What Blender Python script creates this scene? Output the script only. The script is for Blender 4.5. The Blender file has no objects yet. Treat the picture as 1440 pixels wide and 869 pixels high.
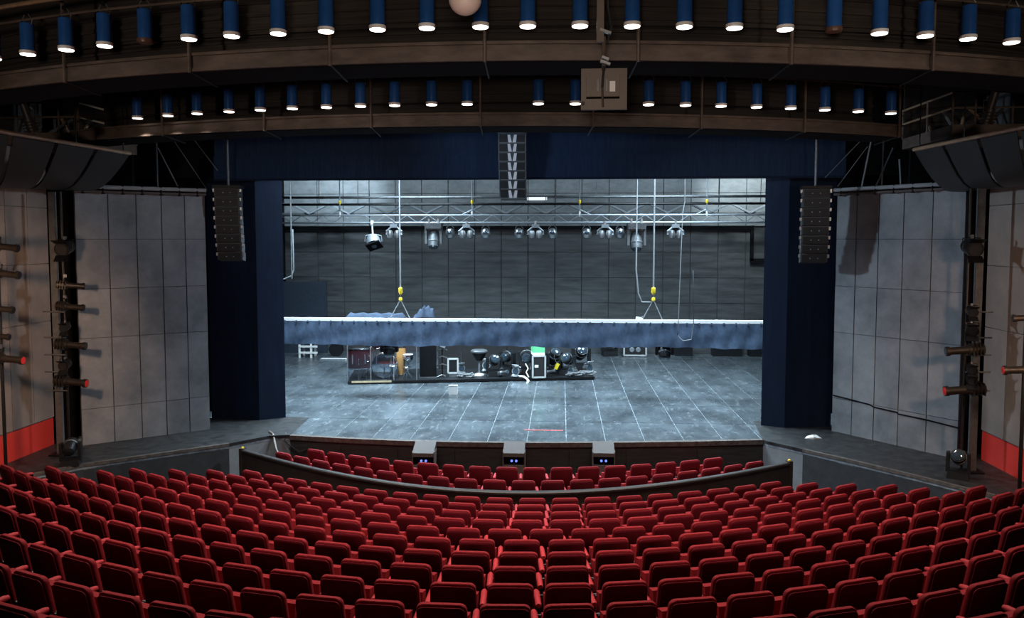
import bpy, math, random
from mathutils import Vector, Matrix
random.seed(7)
PI = math.pi
sc = bpy.context.scene
COL = sc.collection

# ------------------------------------------------------------------ camera
FPX, CAMX, CAMH = 1100.0, 0.95, 4.55          # metres; the stage floor is z = 0, the camera stands at y = 0
YAW, PITCH = math.atan(70 / FPX), math.radians(3.5)
PPY = 335 + FPX * math.tan(PITCH)
cam_data = bpy.data.cameras.new('camera')
cam_data.sensor_width = 36.0
cam_data.lens = FPX / 1440 * 36.0
cam_data.shift_y = -(434.5 - PPY) / 1440
cam_data.clip_end = 200
cam = bpy.data.objects.new('camera', cam_data)
COL.objects.link(cam)
cam.location = (CAMX, 0, CAMH)
cam.rotation_euler = (PI / 2 - PITCH, 0, YAW)
sc.camera = cam
CR = cam.rotation_euler.to_matrix()
CO = Vector((CAMX, 0, CAMH))

# ------------------------------------------------------------------ world, exposure
w = bpy.data.worlds.new('world'); sc.world = w; w.use_nodes = True
w.node_tree.nodes['Background'].inputs[0].default_value = (0.75, 0.85, 1, 1)
w.node_tree.nodes['Background'].inputs[1].default_value = 0.003
sc.view_settings.view_transform = 'Standard'
sc.view_settings.look = 'None'
sc.view_settings.gamma = 1
sc.view_settings.use_curve_mapping = False
sc.view_settings.exposure = 0.0

def lamp(name, kind, loc, target, energy, color, size=0.3, spot=90, blend=0.6):
    l = bpy.data.lights.new(name, kind); l.energy = energy; l.color = color
    if kind == 'AREA': l.shape = 'DISK'; l.size = size
    elif kind == 'SPOT': l.shadow_soft_size = size; l.spot_size = math.radians(spot); l.spot_blend = blend
    else: l.shadow_soft_size = size
    o = bpy.data.objects.new(name, l); COL.objects.link(o); o.location = loc
    if target is not None:
        o.rotation_euler = (Vector(target) - Vector(loc)).to_track_quat('-Z', 'Y').to_euler()
    return o
COOL = (0.66, 0.86, 1.0)
WARM = (1.0, 0.62, 0.40)
# work lights hung in the fly space above the stage
for x, y, e in ((-5.0, 20.6, 1550), (0, 20.8, 480), (4.8, 20.6, 1000), (-4.5, 25.6, 520), (4.5, 25.6, 520)):
    lamp('stage_work_light', 'AREA', (x, y, 7.9), (x * 0.85, y + 0.2, 0), e, COOL, 3.2).data.spread = math.radians(130)
lamp('back_wall_light', 'SPOT', (-7.6, 28.2, 7.7), (-8.4, 31, 5.9), 1000, COOL, 0.3, 100)
lamp('back_wall_light', 'SPOT', (7.8, 28.2, 7.7), (8.6, 31, 5.9), 1000, (0.8, 0.95, 1), 0.3, 100)
for x, e in ((-5.2, 420), (-1.5, 300), (2.0, 300), (5.4, 420)): lamp('back_wall_light', 'SPOT', (x, 28.6, 8.6), (x, 31, 5.9), e, COOL, 0.4, 120, 0.9)  # added fill lamps, brighten the middle of the upper back wall
# front of house floods on side walls; header and border ones are added fill
lamp('front_wash', 'SPOT', (3.0, 14.2, 6.25), (-8.4, 17.4, 2.6), 1500, (0.74, 0.87, 1), 0.25, 58, 0.9)
lamp('front_wash', 'SPOT', (-3.0, 14.2, 6.25), (8.4, 17.4, 2.6), 2000, (0.66, 0.83, 1), 0.25, 58, 0.9)
lamp('front_wash', 'SPOT', (-2.6, 14.4, 6.25), (3.0, 18.6, 5.6), 260, (0.45, 0.72, 1), 0.3, 120, 0.9)  # added blue fill on the header, no fixture there
lamp('front_wash', 'SPOT', (2.6, 14.4, 6.25), (-2.0, 18.6, 5.8), 110, (0.45, 0.72, 1), 0.3, 120, 0.9)  # the same added header fill from the other side
for x in (-3.5, 3.5): lamp('border_fill', 'SPOT', (x, 14.4, 6.2), (x * 0.95, 21.6, 1.9), 310, (0.75, 0.87, 1), 0.3, 50, 0.9)  # added front fill, brightens the border cloth
# added unseen fill near the camera, lifting the bridges and reflectors only
for x in (-5.0, 0.8, 6.0): lamp('bridge_fill', 'SPOT', (x, 0.4, 4.9), (x * 1.15, 9.0, 8.0), 860, (1.0, 0.80, 0.66), 0.3, 52, 0.5)
# warm wall lamps of the auditorium, off to both sides
lamp('wall_lamp', 'SPOT', (-6.8, 9.2, 4.2), (-10.2, 13.6, 2.6), 1500, WARM, 0.2, 62, 0.8)
lamp('wall_lamp', 'SPOT', (7.6, 9.0, 4.2), (9.6, 13.4, 2.6), 1100, WARM, 0.2, 62, 0.8)

# ------------------------------------------------------------------ placing helpers
def ray(px, py):
    v = Vector(((px - 720) / FPX, -(py - PPY) / FPX, -1.0))
    return CR @ v
def at(px, py, Y):                    # the point of the plane y = Y seen at a pixel of the photograph
    d = ray(px, py); return CO + d * (Y / d.y)
def onz(px, py, z=0.0):
    d = ray(px, py); return CO + d * ((z - CAMH) / d.z)
def onx(px, py, x):
    d = ray(px, py); return CO + d * ((x - CAMX) / d.x)
def proj(p):
    v = CR.transposed() @ (Vector(p) - CO)
    return (720 + FPX * v.x / -v.z, PPY - FPX * v.y / -v.z, -v.z)

# ------------------------------------------------------------------ mesh helpers
class MB:
    def __init__(s): s.v = []; s.f = []
    def add(s, vs, fs):
        n = len(s.v); s.v += [tuple(p) for p in vs]; s.f += [tuple(i + n for i in f) for f in fs]; return s
    def box(s, c, d, m=None, taper=1.0):
        hx, hy, hz = d[0] / 2, d[1] / 2, d[2] / 2
        vs = []
        for z in (-hz, hz):
            k = taper if z > 0 else 1.0
            for x, y in ((-hx, -hy), (hx, -hy), (hx, hy), (-hx, hy)):
                p = Vector((x * k, y * k, z))
                if m is not None: p = m @ p
                vs.append(p + Vector(c))
        return s.add(vs, [(0, 3, 2, 1), (4, 5, 6, 7), (0, 1, 5, 4), (1, 2, 6, 5), (2, 3, 7, 6), (3, 0, 4, 7)])
    def bbox(s, x0, x1, y0, y1, z0, z1): return s.box(((x0+x1)/2, (y0+y1)/2, (z0+z1)/2), (x1-x0, y1-y0, z1-z0))
    def cyl(s, p0, p1, r, n=10, r2=None, caps=True):
        p0, p1 = Vector(p0), Vector(p1); r2 = r if r2 is None else r2
        q = (p1 - p0).to_track_quat('Z', 'Y').to_matrix()
        vs = []
        for p, rr in ((p0, r), (p1, r2)):
            for i in range(n):
                a = 2 * PI * i / n; vs.append(p + q @ Vector((rr * math.cos(a), rr * math.sin(a), 0)))
        fs = [(i, (i+1) % n, n + (i+1) % n, n + i) for i in range(n)]
        if caps: fs += [tuple(range(n-1, -1, -1)), tuple(range(n, 2*n))]
        return s.add(vs, fs)
    def tube(s, pts, r, n=6):
        pts = [Vector(p) for p in pts]; vs = []; N = len(pts)
        for k, p in enumerate(pts):
            t = (pts[min(k+1, N-1)] - pts[max(k-1, 0)]).normalized()
            q = t.to_track_quat('Z', 'Y').to_matrix()
            for i in range(n):
                a = 2 * PI * i / n; vs.append(p + q @ Vector((r * math.cos(a), r * math.sin(a), 0)))
        fs = [(k*n + i, k*n + (i+1) % n, (k+1)*n + (i+1) % n, (k+1)*n + i) for k in range(N-1) for i in range(n)]
        fs += [tuple(range(n-1, -1, -1)), tuple(range((N-1)*n, N*n))]
        return s.add(vs, fs)
    def lathe(s, prof, n=16, c=(0, 0, 0), m=None):
        vs = []
        for r, z in prof:
            for i in range(n):
                a = 2 * PI * i / n; p = Vector((r * math.cos(a), r * math.sin(a), z))
                if m is not None: p = m @ p
                vs.append(p + Vector(c))
        k = len(prof)
        fs = [(j*n + i, j*n + (i+1) % n, (j+1)*n + (i+1) % n, (j+1)*n + i) for j in range(k-1) for i in range(n)]
        fs += [tuple(range(n-1, -1, -1)), tuple(range((k-1)*n, k*n))]
        return s.add(vs, fs)
    def prism(s, poly, z0, z1):       # poly counter-clockwise seen from above
        n = len(poly)
        vs = [(p[0], p[1], z0) for p in poly] + [(p[0], p[1], z1) for p in poly]
        return s.add(vs, [tuple(range(n-1, -1, -1)), tuple(range(n, 2*n))] + [(i, (i+1) % n, n+(i+1) % n, n+i) for i in range(n)])
    def sweep(s, cy, a0, a1, n, prof):   # closed (radius, z) profile swept about the axis x = 0, y = cy
        vs = []; k = len(prof)
        for j in range(n + 1):
            a = a0 + (a1 - a0) * j / n
            for r, z in prof: vs.append((r * math.sin(a), cy - r * math.cos(a), z))
        fs = [(j*k + i, j*k + (i+1) % k, (j+1)*k + (i+1) % k, (j+1)*k + i) for j in range(n) for i in range(k)]
        fs += [tuple(range(k-1, -1, -1)), tuple(range(n*k, n*k + k))]
        return s.add(vs, fs)
    def wallbox(s, p, q, z0, z1, t, u0=0.0, u1=1.0, off=0.0):   # upright board along p->q, thickness t, front on the right hand side
        p, q = Vector((p[0], p[1])), Vector((q[0], q[1])); d = q - p; nrm = Vector((d.y, -d.x)).normalized()
        a, b = p + d * u0 + nrm * off, p + d * u1 + nrm * off
        poly = [a, b, b - nrm * t, a - nrm * t]
        return s.prism(poly, z0, z1)
    def mesh(s, name, smooth=None):
        me = bpy.data.meshes.new(name); me.from_pydata(s.v, [], s.f)
        import bmesh
        bm = bmesh.new(); bm.from_mesh(me); bmesh.ops.recalc_face_normals(bm, faces=bm.faces); bm.to_mesh(me); bm.free()
        if smooth:
            for p in me.polygons: p.use_smooth = True
            me.set_sharp_from_angle(angle=math.radians(smooth))
        me.update(); return me
    def build(s, name, mat, parent=None, smooth=35):
        me = s.mesh(name, smooth); me.materials.append(mat)
        o = bpy.data.objects.new(name, me); COL.objects.link(o)
        if parent is not None: o.parent = parent
        return o
def empty(name, loc=(0, 0, 0), rot=(0, 0, 0)):
    o = bpy.data.objects.new(name, None); COL.objects.link(o); o.location = loc; o.rotation_euler = rot
    o.empty_display_size = 0.1
    return o
def tag(o, label, cat, group=None):
    o['label'] = label; o['category'] = cat
    if group: o['group'] = group
    return o
def thing(name, label, cat, loc=(0, 0, 0), rot=(0, 0, 0), group=None):
    return tag(empty(name, loc, rot), label, cat, group)
def struct(o, label=None, cat=None):
    o['kind'] = 'structure'
    if label: o['label'] = label; o['category'] = cat
    return o
def part(mesh_obj_or_mesh, name, mat, parent, loc=(0, 0, 0), rot=(0, 0, 0)):
    o = bpy.data.objects.new(name, mesh_obj_or_mesh); COL.objects.link(o); o.parent = parent; o.location = loc; o.rotation_euler = rot
    return o
def copy_tree(o, parent=None):
    c = o.copy(); COL.objects.link(c); c.parent = parent
    for ch in o.children: copy_tree(ch, c)
    return c
def rot(ax, deg): return Matrix.Rotation(math.radians(deg), 3, ax)

# ------------------------------------------------------------------ materials
def mat(name, col, rough=0.6, metal=0.0, var=0.25, scale=6.0, bump=0.0, spec=0.5, tint=None, stretch=(1, 1, 1), rnd=0.0, emit=0.0, coords='Object'):
    m = bpy.data.materials.new(name); m.use_nodes = True; nt = m.node_tree; N = nt.nodes; L = nt.links
    b = N['Principled BSDF']; b.inputs['Roughness'].default_value = rough; b.inputs['Metallic'].default_value = metal
    b.inputs['Specular IOR Level'].default_value = spec
    tc = N.new('ShaderNodeTexCoord'); mp = N.new('ShaderNodeMapping'); mp.inputs['Scale'].default_value = stretch
    nz = N.new('ShaderNodeTexNoise'); nz.inputs['Scale'].default_value = scale; nz.inputs['Detail'].default_value = 6; nz.inputs['Roughness'].default_value = 0.65
    if coords == 'World':
        ge = N.new('ShaderNodeNewGeometry'); L.new(ge.outputs['Position'], mp.inputs['Vector'])
    else: L.new(tc.outputs['Object'], mp.inputs['Vector'])
    L.new(mp.outputs['Vector'], nz.inputs['Vector'])
    rp = N.new('ShaderNodeValToRGB'); rp.color_ramp.elements[0].position = 0.3; rp.color_ramp.elements[1].position = 0.72
    lo = [c * (1 - var) for c in col]; hi = [min(1, c * (1 + var)) for c in (tint or col)]
    rp.color_ramp.elements[0].color = (*lo, 1); rp.color_ramp.elements[1].color = (*hi, 1)
    L.new(nz.outputs['Fac'], rp.inputs['Fac'])
    out = rp.outputs['Color']
    if rnd:
        oi = N.new('ShaderNodeObjectInfo'); mr = N.new('ShaderNodeMapRange'); mr.inputs['To Min'].default_value = 1 - rnd; mr.inputs['To Max'].default_value = 1 + rnd
        L.new(oi.outputs['Random'], mr.inputs['Value'])
        hs = N.new('ShaderNodeHueSaturation'); L.new(mr.outputs['Result'], hs.inputs['Value']); L.new(out, hs.inputs['Color']); out = hs.outputs['Color']
    L.new(out, b.inputs['Base Color'])
    if bump:
        bp = N.new('ShaderNodeBump'); bp.inputs['Strength'].default_value = bump; bp.inputs['Distance'].default_value = 0.02
        L.new(nz.outputs['Fac'], bp.inputs['Height']); L.new(bp.outputs['Normal'], b.inputs['Normal'])
    if emit:
        b.inputs['Emission Strength'].default_value = emit; b.inputs['Emission Color'].default_value = (*col, 1)
    return m
M = {}
M['seat_red'] = mat('seat_fabric_red', (0.27, 0.014, 0.021), 0.75, var=0.18, scale=40, bump=0.15, spec=0.25, rnd=0.08)
M['seat_back_shaded'] = mat('seat_back_shaded_red', (0.15, 0.006, 0.014), 0.8, var=0.15, scale=30, spec=0.2, rnd=0.1)  # seat red darkened, puts shade into the rear panels
M['arm_red_lit'] = mat('armrest_lit_red', (0.46, 0.030, 0.042), 0.6, var=0.1, scale=20, spec=0.4)  # seat red brightened, overhead light put into the arm pads
M['black_metal'] = mat('black_metal', (0.012, 0.012, 0.013), 0.45, 0.6, var=0.3)
M['dark'] = mat('matt_black', (0.006, 0.006, 0.007), 0.9, var=0.3, spec=0.08)
M['steel'] = mat('steel', (0.42, 0.44, 0.46), 0.35, 0.9, var=0.2)
M['steel_dull'] = mat('dull_steel', (0.14, 0.15, 0.16), 0.5, 0.6, var=0.3)
M['alu'] = mat('aluminium', (0.27, 0.30, 0.33), 0.5, 0.5, var=0.2)
M['white'] = mat('white_paint', (0.80, 0.80, 0.78), 0.5, var=0.06)
M['brown_steel'] = mat('brown_painted_steel', (0.085, 0.062, 0.048), 0.6, var=0.45, scale=3, stretch=(1, 1, 3), bump=0.1)
M['tan_pipe'] = mat('tan_pipe', (0.36, 0.24, 0.15), 0.45, 0.3, var=0.25)
M['mesh_wall'] = mat('dark_brown_boards', (0.021, 0.016, 0.0125), 0.8, var=0.7, scale=2.0, stretch=(0.5, 0.5, 14), bump=0.5)
M['wall_grey'] = mat('grey_stone_board', (0.132, 0.148, 0.163), 0.75, var=0.30, scale=1.3, bump=0.08, rnd=0.08, coords='World', tint=(0.165, 0.172, 0.180))
M['wall_outer'] = mat('taupe_stone_board', (0.20, 0.170, 0.150), 0.8, var=0.18, scale=1.5, bump=0.08, rnd=0.06, coords='World')
M['joint'] = mat('dark_joint', (0.055, 0.056, 0.058), 0.9, var=0.2)
M['red_panel'] = mat('red_wall_panel', (0.55, 0.032, 0.022), 0.55, var=0.08, scale=2)
M['navy_cloth'] = mat('navy_velour', (0.009, 0.016, 0.034), 0.9, var=0.22, scale=3, stretch=(3, 3, 0.4), spec=0.15, coords='World')
M['navy_head'] = mat('navy_header_cloth', (0.016, 0.032, 0.066), 0.9, var=0.25, scale=3, stretch=(6, 6, 0.5), spec=0.15, coords='World')
M['border'] = mat('blue_border_cloth', (0.060, 0.088, 0.140), 0.85, var=0.30, scale=5, stretch=(1.4, 1, 0.8), bump=0.5, spec=0.15, coords='World')
M['bundle'] = mat('dark_blue_cloth', (0.030, 0.042, 0.065), 0.9, var=0.3, scale=5, spec=0.15, coords='World')
M['tube'] = mat('lit_tube', (0.85, 0.93, 1.0), 0.4, var=0.0, emit=0.9)
M['apron'] = mat('apron_floor_black', (0.012, 0.012, 0.0125), 0.5, var=0.6, scale=5, coords='World', bump=0.1, tint=(0.028, 0.028, 0.029), spec=0.35)
M['apron_face'] = mat('apron_face_grey', (0.035, 0.038, 0.042), 0.7, var=0.3, scale=4, coords='World')
M['return_grey'] = mat('pale_grey_board', (0.21, 0.22, 0.23), 0.7, var=0.15, scale=4, coords='World')
M['lip'] = mat('worn_stage_lip', (0.10, 0.085, 0.075), 0.5, var=0.6, scale=9, coords='World')
M['front_wood'] = mat('dark_wood_front', (0.030, 0.029, 0.026), 0.6, var=0.5, scale=4, stretch=(0.6, 1, 5), coords='World', bump=0.1)
M['parapet'] = mat('parapet_wood', (0.030, 0.022, 0.018), 0.5, var=0.35, scale=5, coords='World')
M['rail'] = mat('parapet_rail', (0.035, 0.031, 0.030), 0.45, var=0.3, scale=6, coords='World')
M['carpet'] = mat('dark_carpet', (0.020, 0.012, 0.012), 0.95, var=0.4, scale=30)
M['blue_can'] = mat('blue_lamp_body', (0.026, 0.12, 0.40), 0.18, 0.3, var=0.15, spec=0.7)
M['glow'] = mat('lit_lamp_lens', (1.0, 0.86, 0.76), 0.4, emit=5.0, var=0.0)
M['unlit'] = mat('unlit_lamp_lens', (0.10, 0.05, 0.035), 0.4)
M['speaker'] = mat('speaker_cabinet', (0.050, 0.053, 0.056), 0.6, var=0.3, scale=20)
M['grille'] = mat('speaker_grille', (0.014, 0.015, 0.016), 0.5, 0.3, var=0.4, scale=120)
M['reflector'] = mat('black_reflector', (0.017, 0.016, 0.016), 0.5, var=0.3, scale=2)
M['taupe'] = mat('taupe_plastic', (0.13, 0.105, 0.088), 0.5, var=0.12)
M['taupe_lid'] = mat('taupe_lid', (0.066, 0.050, 0.045), 0.65, var=0.10)
M['yellow'] = mat('yellow_paint', (0.75, 0.55, 0.03), 0.4, var=0.1)
M['green'] = mat('green_plastic', (0.14, 0.62, 0.27), 0.5, var=0.1)
M['maroon'] = mat('maroon_lacquer', (0.035, 0.010, 0.014), 0.3, var=0.25, spec=0.6)
M['drum_skin'] = mat('drum_skin', (0.62, 0.60, 0.62), 0.5, var=0.08)
M['wood'] = mat('orange_wood', (0.48, 0.24, 0.07), 0.35, var=0.25, scale=4, stretch=(1, 1, 6))
M['lantern_body'] = mat('lantern_body', (0.022, 0.018, 0.015), 0.45, 0.4, var=0.3)
M['dark_lens'] = mat('dark_lens', (0.02, 0.022, 0.025), 0.1, 0.2, var=0.2)
M['brown_drum'] = mat('brown_drum_shell', (0.22, 0.11, 0.075), 0.3, var=0.25)
M['chrome'] = mat('chrome', (0.72, 0.74, 0.77), 0.15, 1.0, var=0.05)
M['lens_blue'] = mat('glass_lens', (0.05, 0.075, 0.10), 0.06, 0.4, var=0.2, spec=0.9)
M['black_plastic'] = mat('black_plastic', (0.010, 0.011, 0.013), 0.4, var=0.2, spec=0.35)
M['case_edge'] = mat('case_edge_aluminium', (0.62, 0.63, 0.62), 0.4, 0.4, var=0.1)
M['case_panel'] = mat('case_panel_black', (0.012, 0.011, 0.011), 0.6, var=0.3)
M['blue_flat'] = mat('blue_grey_flat', (0.020, 0.030, 0.050), 0.8, var=0.2, coords='World')
M['tan_edge'] = mat('tan_wood_edge', (0.42, 0.33, 0.20), 0.5, var=0.2)
M['cable'] = mat('grey_cable', (0.16, 0.17, 0.18), 0.6, var=0.15)
M['cable_dark'] = mat('black_cable', (0.02, 0.02, 0.022), 0.6, var=0.15)
M['tape'] = mat('red_tape', (0.55, 0.10, 0.10), 0.6, var=0.1)
M['globe'] = mat('globe_shell', (0.62, 0.50, 0.46), 0.5, var=0.05)
M['led_blue'] = mat('blue_led', (0.15, 0.25, 1.0), 0.4, emit=1.5, var=0)
M['led_red'] = mat('red_gel', (0.60, 0.02, 0.015), 0.4, var=0.05)
M['back_upper'] = mat('pale_upper_wall', (0.17, 0.182, 0.19), 0.7, var=0.25, scale=2.5, coords='World', stretch=(1, 1, 2), rnd=0.05)
M['stage_base'] = mat('seam_filler', (0.26, 0.30, 0.33), 0.5, var=0.6, scale=5, coords='World')

def back_wall_mat():
    m = mat('charcoal_back_wall', (0.060, 0.063, 0.066), 0.55, var=0.5, scale=2.2, coords='World', stretch=(0.35, 1, 2.6), bump=0.15, rnd=0.08)
    return m
M['back'] = back_wall_mat()
def stage_mat():
    m = bpy.data.materials.new('scuffed_black_stage_board'); m.use_nodes = True; nt = m.node_tree; N = nt.nodes; L = nt.links
    b = N['Principled BSDF']
    ge = N.new('ShaderNodeNewGeometry')
    def noise(scale, st, det=7, r=0.6, dist=0.0):
        mp = N.new('ShaderNodeMapping'); mp.inputs['Scale'].default_value = st; L.new(ge.outputs['Position'], mp.inputs['Vector'])
        n = N.new('ShaderNodeTexNoise'); n.inputs['Scale'].default_value = scale; n.inputs['Detail'].default_value = det; n.inputs['Roughness'].default_value = r; n.inputs['Distortion'].default_value = dist
        L.new(mp.outputs['Vector'], n.inputs['Vector']); return n
    def ramp(n, a, bb, c0, c1):
        r = N.new('ShaderNodeValToRGB'); r.color_ramp.elements[0].position = a; r.color_ramp.elements[1].position = bb
        r.color_ramp.elements[0].color = c0; r.color_ramp.elements[1].color = c1; L.new(n.outputs['Fac'], r.inputs['Fac']); return r
    base = ramp(noise(1.1, (1, 0.6, 1)), 0.3, 0.7, (0.030, 0.037, 0.043, 1), (0.085, 0.102, 0.115, 1))
    scuff = ramp(noise(5.5, (1.0, 0.5, 1), 10, 0.8, 0.7), 0.54, 0.72, (0, 0, 0, 1), (1, 1, 1, 1))
    streak = ramp(noise(3.0, (4.5, 0.25, 1), 9, 0.75, 0.5), 0.60, 0.75, (0, 0, 0, 1), (1, 1, 1, 1))
    mx = N.new('ShaderNodeMath'); mx.operation = 'MAXIMUM'; L.new(scuff.outputs[0], mx.inputs[0]); L.new(streak.outputs[0], mx.inputs[1])
    sc_ = N.new('ShaderNodeMath'); sc_.operation = 'MULTIPLY'; sc_.inputs[1].default_value = 0.45; L.new(mx.outputs[0], sc_.inputs[0])
    mix = N.new('ShaderNodeMixRGB'); mix.inputs['Color2'].default_value = (0.42, 0.47, 0.50, 1); L.new(sc_.outputs[0], mix.inputs['Fac']); L.new(base.outputs[0], mix.inputs['Color1'])
    oi = N.new('ShaderNodeObjectInfo'); mr = N.new('ShaderNodeMapRange'); mr.inputs['To Min'].default_value = 0.86; mr.inputs['To Max'].default_value = 1.16
    L.new(oi.outputs['Random'], mr.inputs['Value']); hs = N.new('ShaderNodeHueSaturation'); L.new(mr.outputs['Result'], hs.inputs['Value']); L.new(mix.outputs[0], hs.inputs['Color'])
    L.new(hs.outputs['Color'], b.inputs['Base Color'])
    rr = ramp(noise(2.4, (1, 0.5, 1)), 0.3, 0.75, (0.20, 0.20, 0.20, 1), (0.45, 0.45, 0.45, 1)); L.new(rr.outputs[0], b.inputs['Roughness'])
    return m
M['stage'] = stage_mat()
def glass_mat():
    m = bpy.data.materials.new('clear_acrylic'); m.use_nodes = True; nt = m.node_tree; N = nt.nodes; L = nt.links
    N.remove(N['Principled BSDF'])
    t = N.new('ShaderNodeBsdfTransparent'); t.inputs[0].default_value = (0.90, 0.92, 0.94, 1)
    g = N.new('ShaderNodeBsdfGlossy'); g.inputs['Roughness'].default_value = 0.05; g.inputs['Color'].default_value = (0.9, 0.95, 1, 1)
    mx = N.new('ShaderNodeMixShader'); mx.inputs[0].default_value = 0.025
    L.new(t.outputs[0], mx.inputs[1]); L.new(g.outputs[0], mx.inputs[2]); L.new(mx.outputs[0], N['Material Output'].inputs[0])
    return m
M['acrylic'] = glass_mat()

# ================================================================== THE SETTING
FRONT = [onz(408, 612), onz(480, 616), onz(560, 619.5), onz(640, 621.5), onz(724, 622.5), onz(800, 622.5), onz(880, 622), onz(980, 620.5), onz(1073, 618.5)]
LRET, LCOR = onz(379, 613), onz(322, 624)
RRET, RCOR = onz(1080, 621), onz(1129, 632)
LEDGE = [LCOR, onz(250, 634), onz(117, 653), onz(40, 668)]
REDGE = [RCOR, onz(1200, 648), onz(1300, 672), onz(1400, 697)]
XWL = -10.25; XWR = 9.6
LB = [onz(116, 627), onz(296, 604)]       # foot of the angled grey wall on the left, outer end first
RB = [onz(1169, 606), onz(1346, 646)]     # on the right, inner end first
YBACK = 31.0
SKIRT = [Vector((XWL, LEDGE[-1].y - 0.4, 0))] + LEDGE[::-1] + [LRET] + FRONT + [RRET] + REDGE + [Vector((XWR, REDGE[-1].y - 0.3, 0))]

def yfront(x):
    pts = FRONT
    if x <= pts[0].x: return pts[0].y
    for a, b in zip(pts, pts[1:]):
        if x <= b.x: return a.y + (b.y - a.y) * (x - a.x) / (b.x - a.x)
    return pts[-1].y

# stage floor: base slab and boards
poly = [(p.x, p.y) for p in SKIRT] + [(XWR, YBACK), (XWL, YBACK)]
stage_floor = struct(MB().prism(poly, -0.12, -0.012).build('floor_stage', M['stage_base'], smooth=None), 'scuffed dark stage floor of large boards with pale seams', 'floor')
BW, G = 0.885, 0.019
x = -6.9 - 4 * BW
boards_y = [19.25, 21.3, 23.35, 25.4, 27.45, 29.5, 31.0]
i = 0
while x < 9.3:
    x0, x1 = x + G / 2, x + BW - G / 2
    ys = boards_y
    f0, f1 = yfront(x0) + 0.10, yfront(x1) + 0.10
    rows = []
    inside = x1 > -5.3 and x0 < 5.6
    if inside:
        c0, c1 = max(x0, -5.42), min(x1, 5.72)
        rows.append([(c0, yfront(c0) + 0.10), (c1, yfront(c1) + 0.10), (c1, ys[0] - G), (c0, ys[0] - G)])
    for a, b in zip(ys, ys[1:]):
        rows.append([(x0, a), (x1, a), (x1, b - G), (x0, b - G)])
    for q in rows:
        MB().prism(q, -0.012, 0.0).build('floor_board', M['stage'], stage_floor, None)
    x += BW; i += 1
# worn lip along the front of the stage
mb = MB()
for a, b in zip(FRONT, FRONT[1:]):
    mb.prism([(a.x, a.y - 0.03), (b.x, b.y - 0.03), (b.x, b.y + 0.095), (a.x, a.y + 0.095)], -0.10, 0.004)
struct(mb.build('trim_1', M['lip'], smooth=None))
# black apron tops at both sides
mb = MB().prism([(p.x, p.y) for p in ([SKIRT[0]] + LEDGE[::-1] + [LRET, FRONT[0]])] + [(-5.43, 19.24), (-7.6, 19.6), (LB[0].x, LB[0].y + 0.2), (XWL, LB[0].y + 0.6)], -0.012, 0.003)
struct(mb.build('floor_apron_left', M['apron'], smooth=None))
mb = MB().prism([(p.x, p.y) for p in ([FRONT[-1], RRET] + REDGE + [SKIRT[-1]])] + [(XWR, RB[1].y + 0.6), (RB[1].x, RB[1].y + 0.2), (7.4, 19.6), (5.73, 19.6)], -0.012, 0.003)
struct(mb.build('floor_apron_right', M['apron'], smooth=None))
# skirt walls below the stage edge
def skirt(pts, name, m, cap=None):
    mb = MB()
    for a, b in zip(pts, pts[1:]): mb.wallbox(a, b, -1.5, -0.10, 0.08)
    o = struct(mb.build(name, m, smooth=None))
    if cap:
        mb = MB()
        for a, b in zip(pts, pts[1:]): mb.wallbox(a, b, -0.05, 0.012, 0.07, off=0.02)
        mb.build('edge_strip', cap, o, None)
    return o
front = skirt(FRONT, 'wall_stage_front', M['front_wood'])
skirt([LEDGE[0], LRET, FRONT[0]], 'wall_return_left', M['return_grey'], M['apron'])
skirt([FRONT[-1], RRET, REDGE[0]], 'wall_return_right', M['return_grey'], M['apron'])
skirt([SKIRT[0]] + LEDGE[::-1], 'wall_apron_left', M['apron_face'], M['lip'])
skirt(REDGE + [SKIRT[-1]], 'wall_apron_right', M['apron_face'], M['lip'])
# wooden panels of the stage front, each a raised board with a rail above
for a, b in zip(FRONT, FRONT[1:]):
    MB().wallbox(a, b, -1.4, -0.19, 0.02, 0.012, 0.988, off=0.021).build('front_panel', M['front_wood'], front, None)

# auditorium floor: curved steps
def row_f(x): return 0.0545 * x * x / (1 + 0.0022 * x * x)      # how far a row bends towards the stage at x
def pit_f(x): return 0.083 * x * x / (1 + 0.0055 * x * x)
def row_d(k): return 13.1 - 0.711 * k
def row_z(k): return 0.155 + 0.135 * k - 0.86
def along(f, d, s, n=400):
    """point at signed arc length s along the curve y = d + f(x), with its heading"""
    st = s / n; x = 0.0
    for _ in range(n):
        sl = (f(x + 1e-3) - f(x - 1e-3)) / 2e-3; x += st / math.sqrt(1 + sl * sl)
    sl = (f(x + 1e-3) - f(x - 1e-3)) / 2e-3
    return x, d + f(x), math.atan(sl)
def curve_sweep(f, x0, x1, n, prof):       # closed (y, z) profile carried along y = f(x)
    vs = []; k = len(prof)
    for j in range(n + 1):
        x = x0 + (x1 - x0) * j / n
        for y, z in prof: vs.append((x, y + f(x), z))
    fs = [(j*k + i, j*k + (i+1) % k, (j+1)*k + (i+1) % k, (j+1)*k + i) for j in range(n) for i in range(k)]
    fs += [tuple(range(k-1, -1, -1)), tuple(range(n*k, n*k + k))]
    return MB().add(vs, fs)
NROWS = 15
prof = []
for k in range(NROWS + 4):
    prof += [(row_d(k) + 0.42, row_z(k)), (row_d(k) - 0.291, row_z(k))]
prof += [(prof[-1][0], -1.6), (prof[0][0], -1.6)]
struct(curve_sweep(row_f, XWL, XWR, 60, prof).build('floor_raked', M['carpet'], smooth=None))
struct(MB().prism([(-9, 12.5), (9, 12.5), (9, 20), (-9, 20)], -1.10, -0.95).build('floor_pit', M['carpet'], smooth=None))
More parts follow.
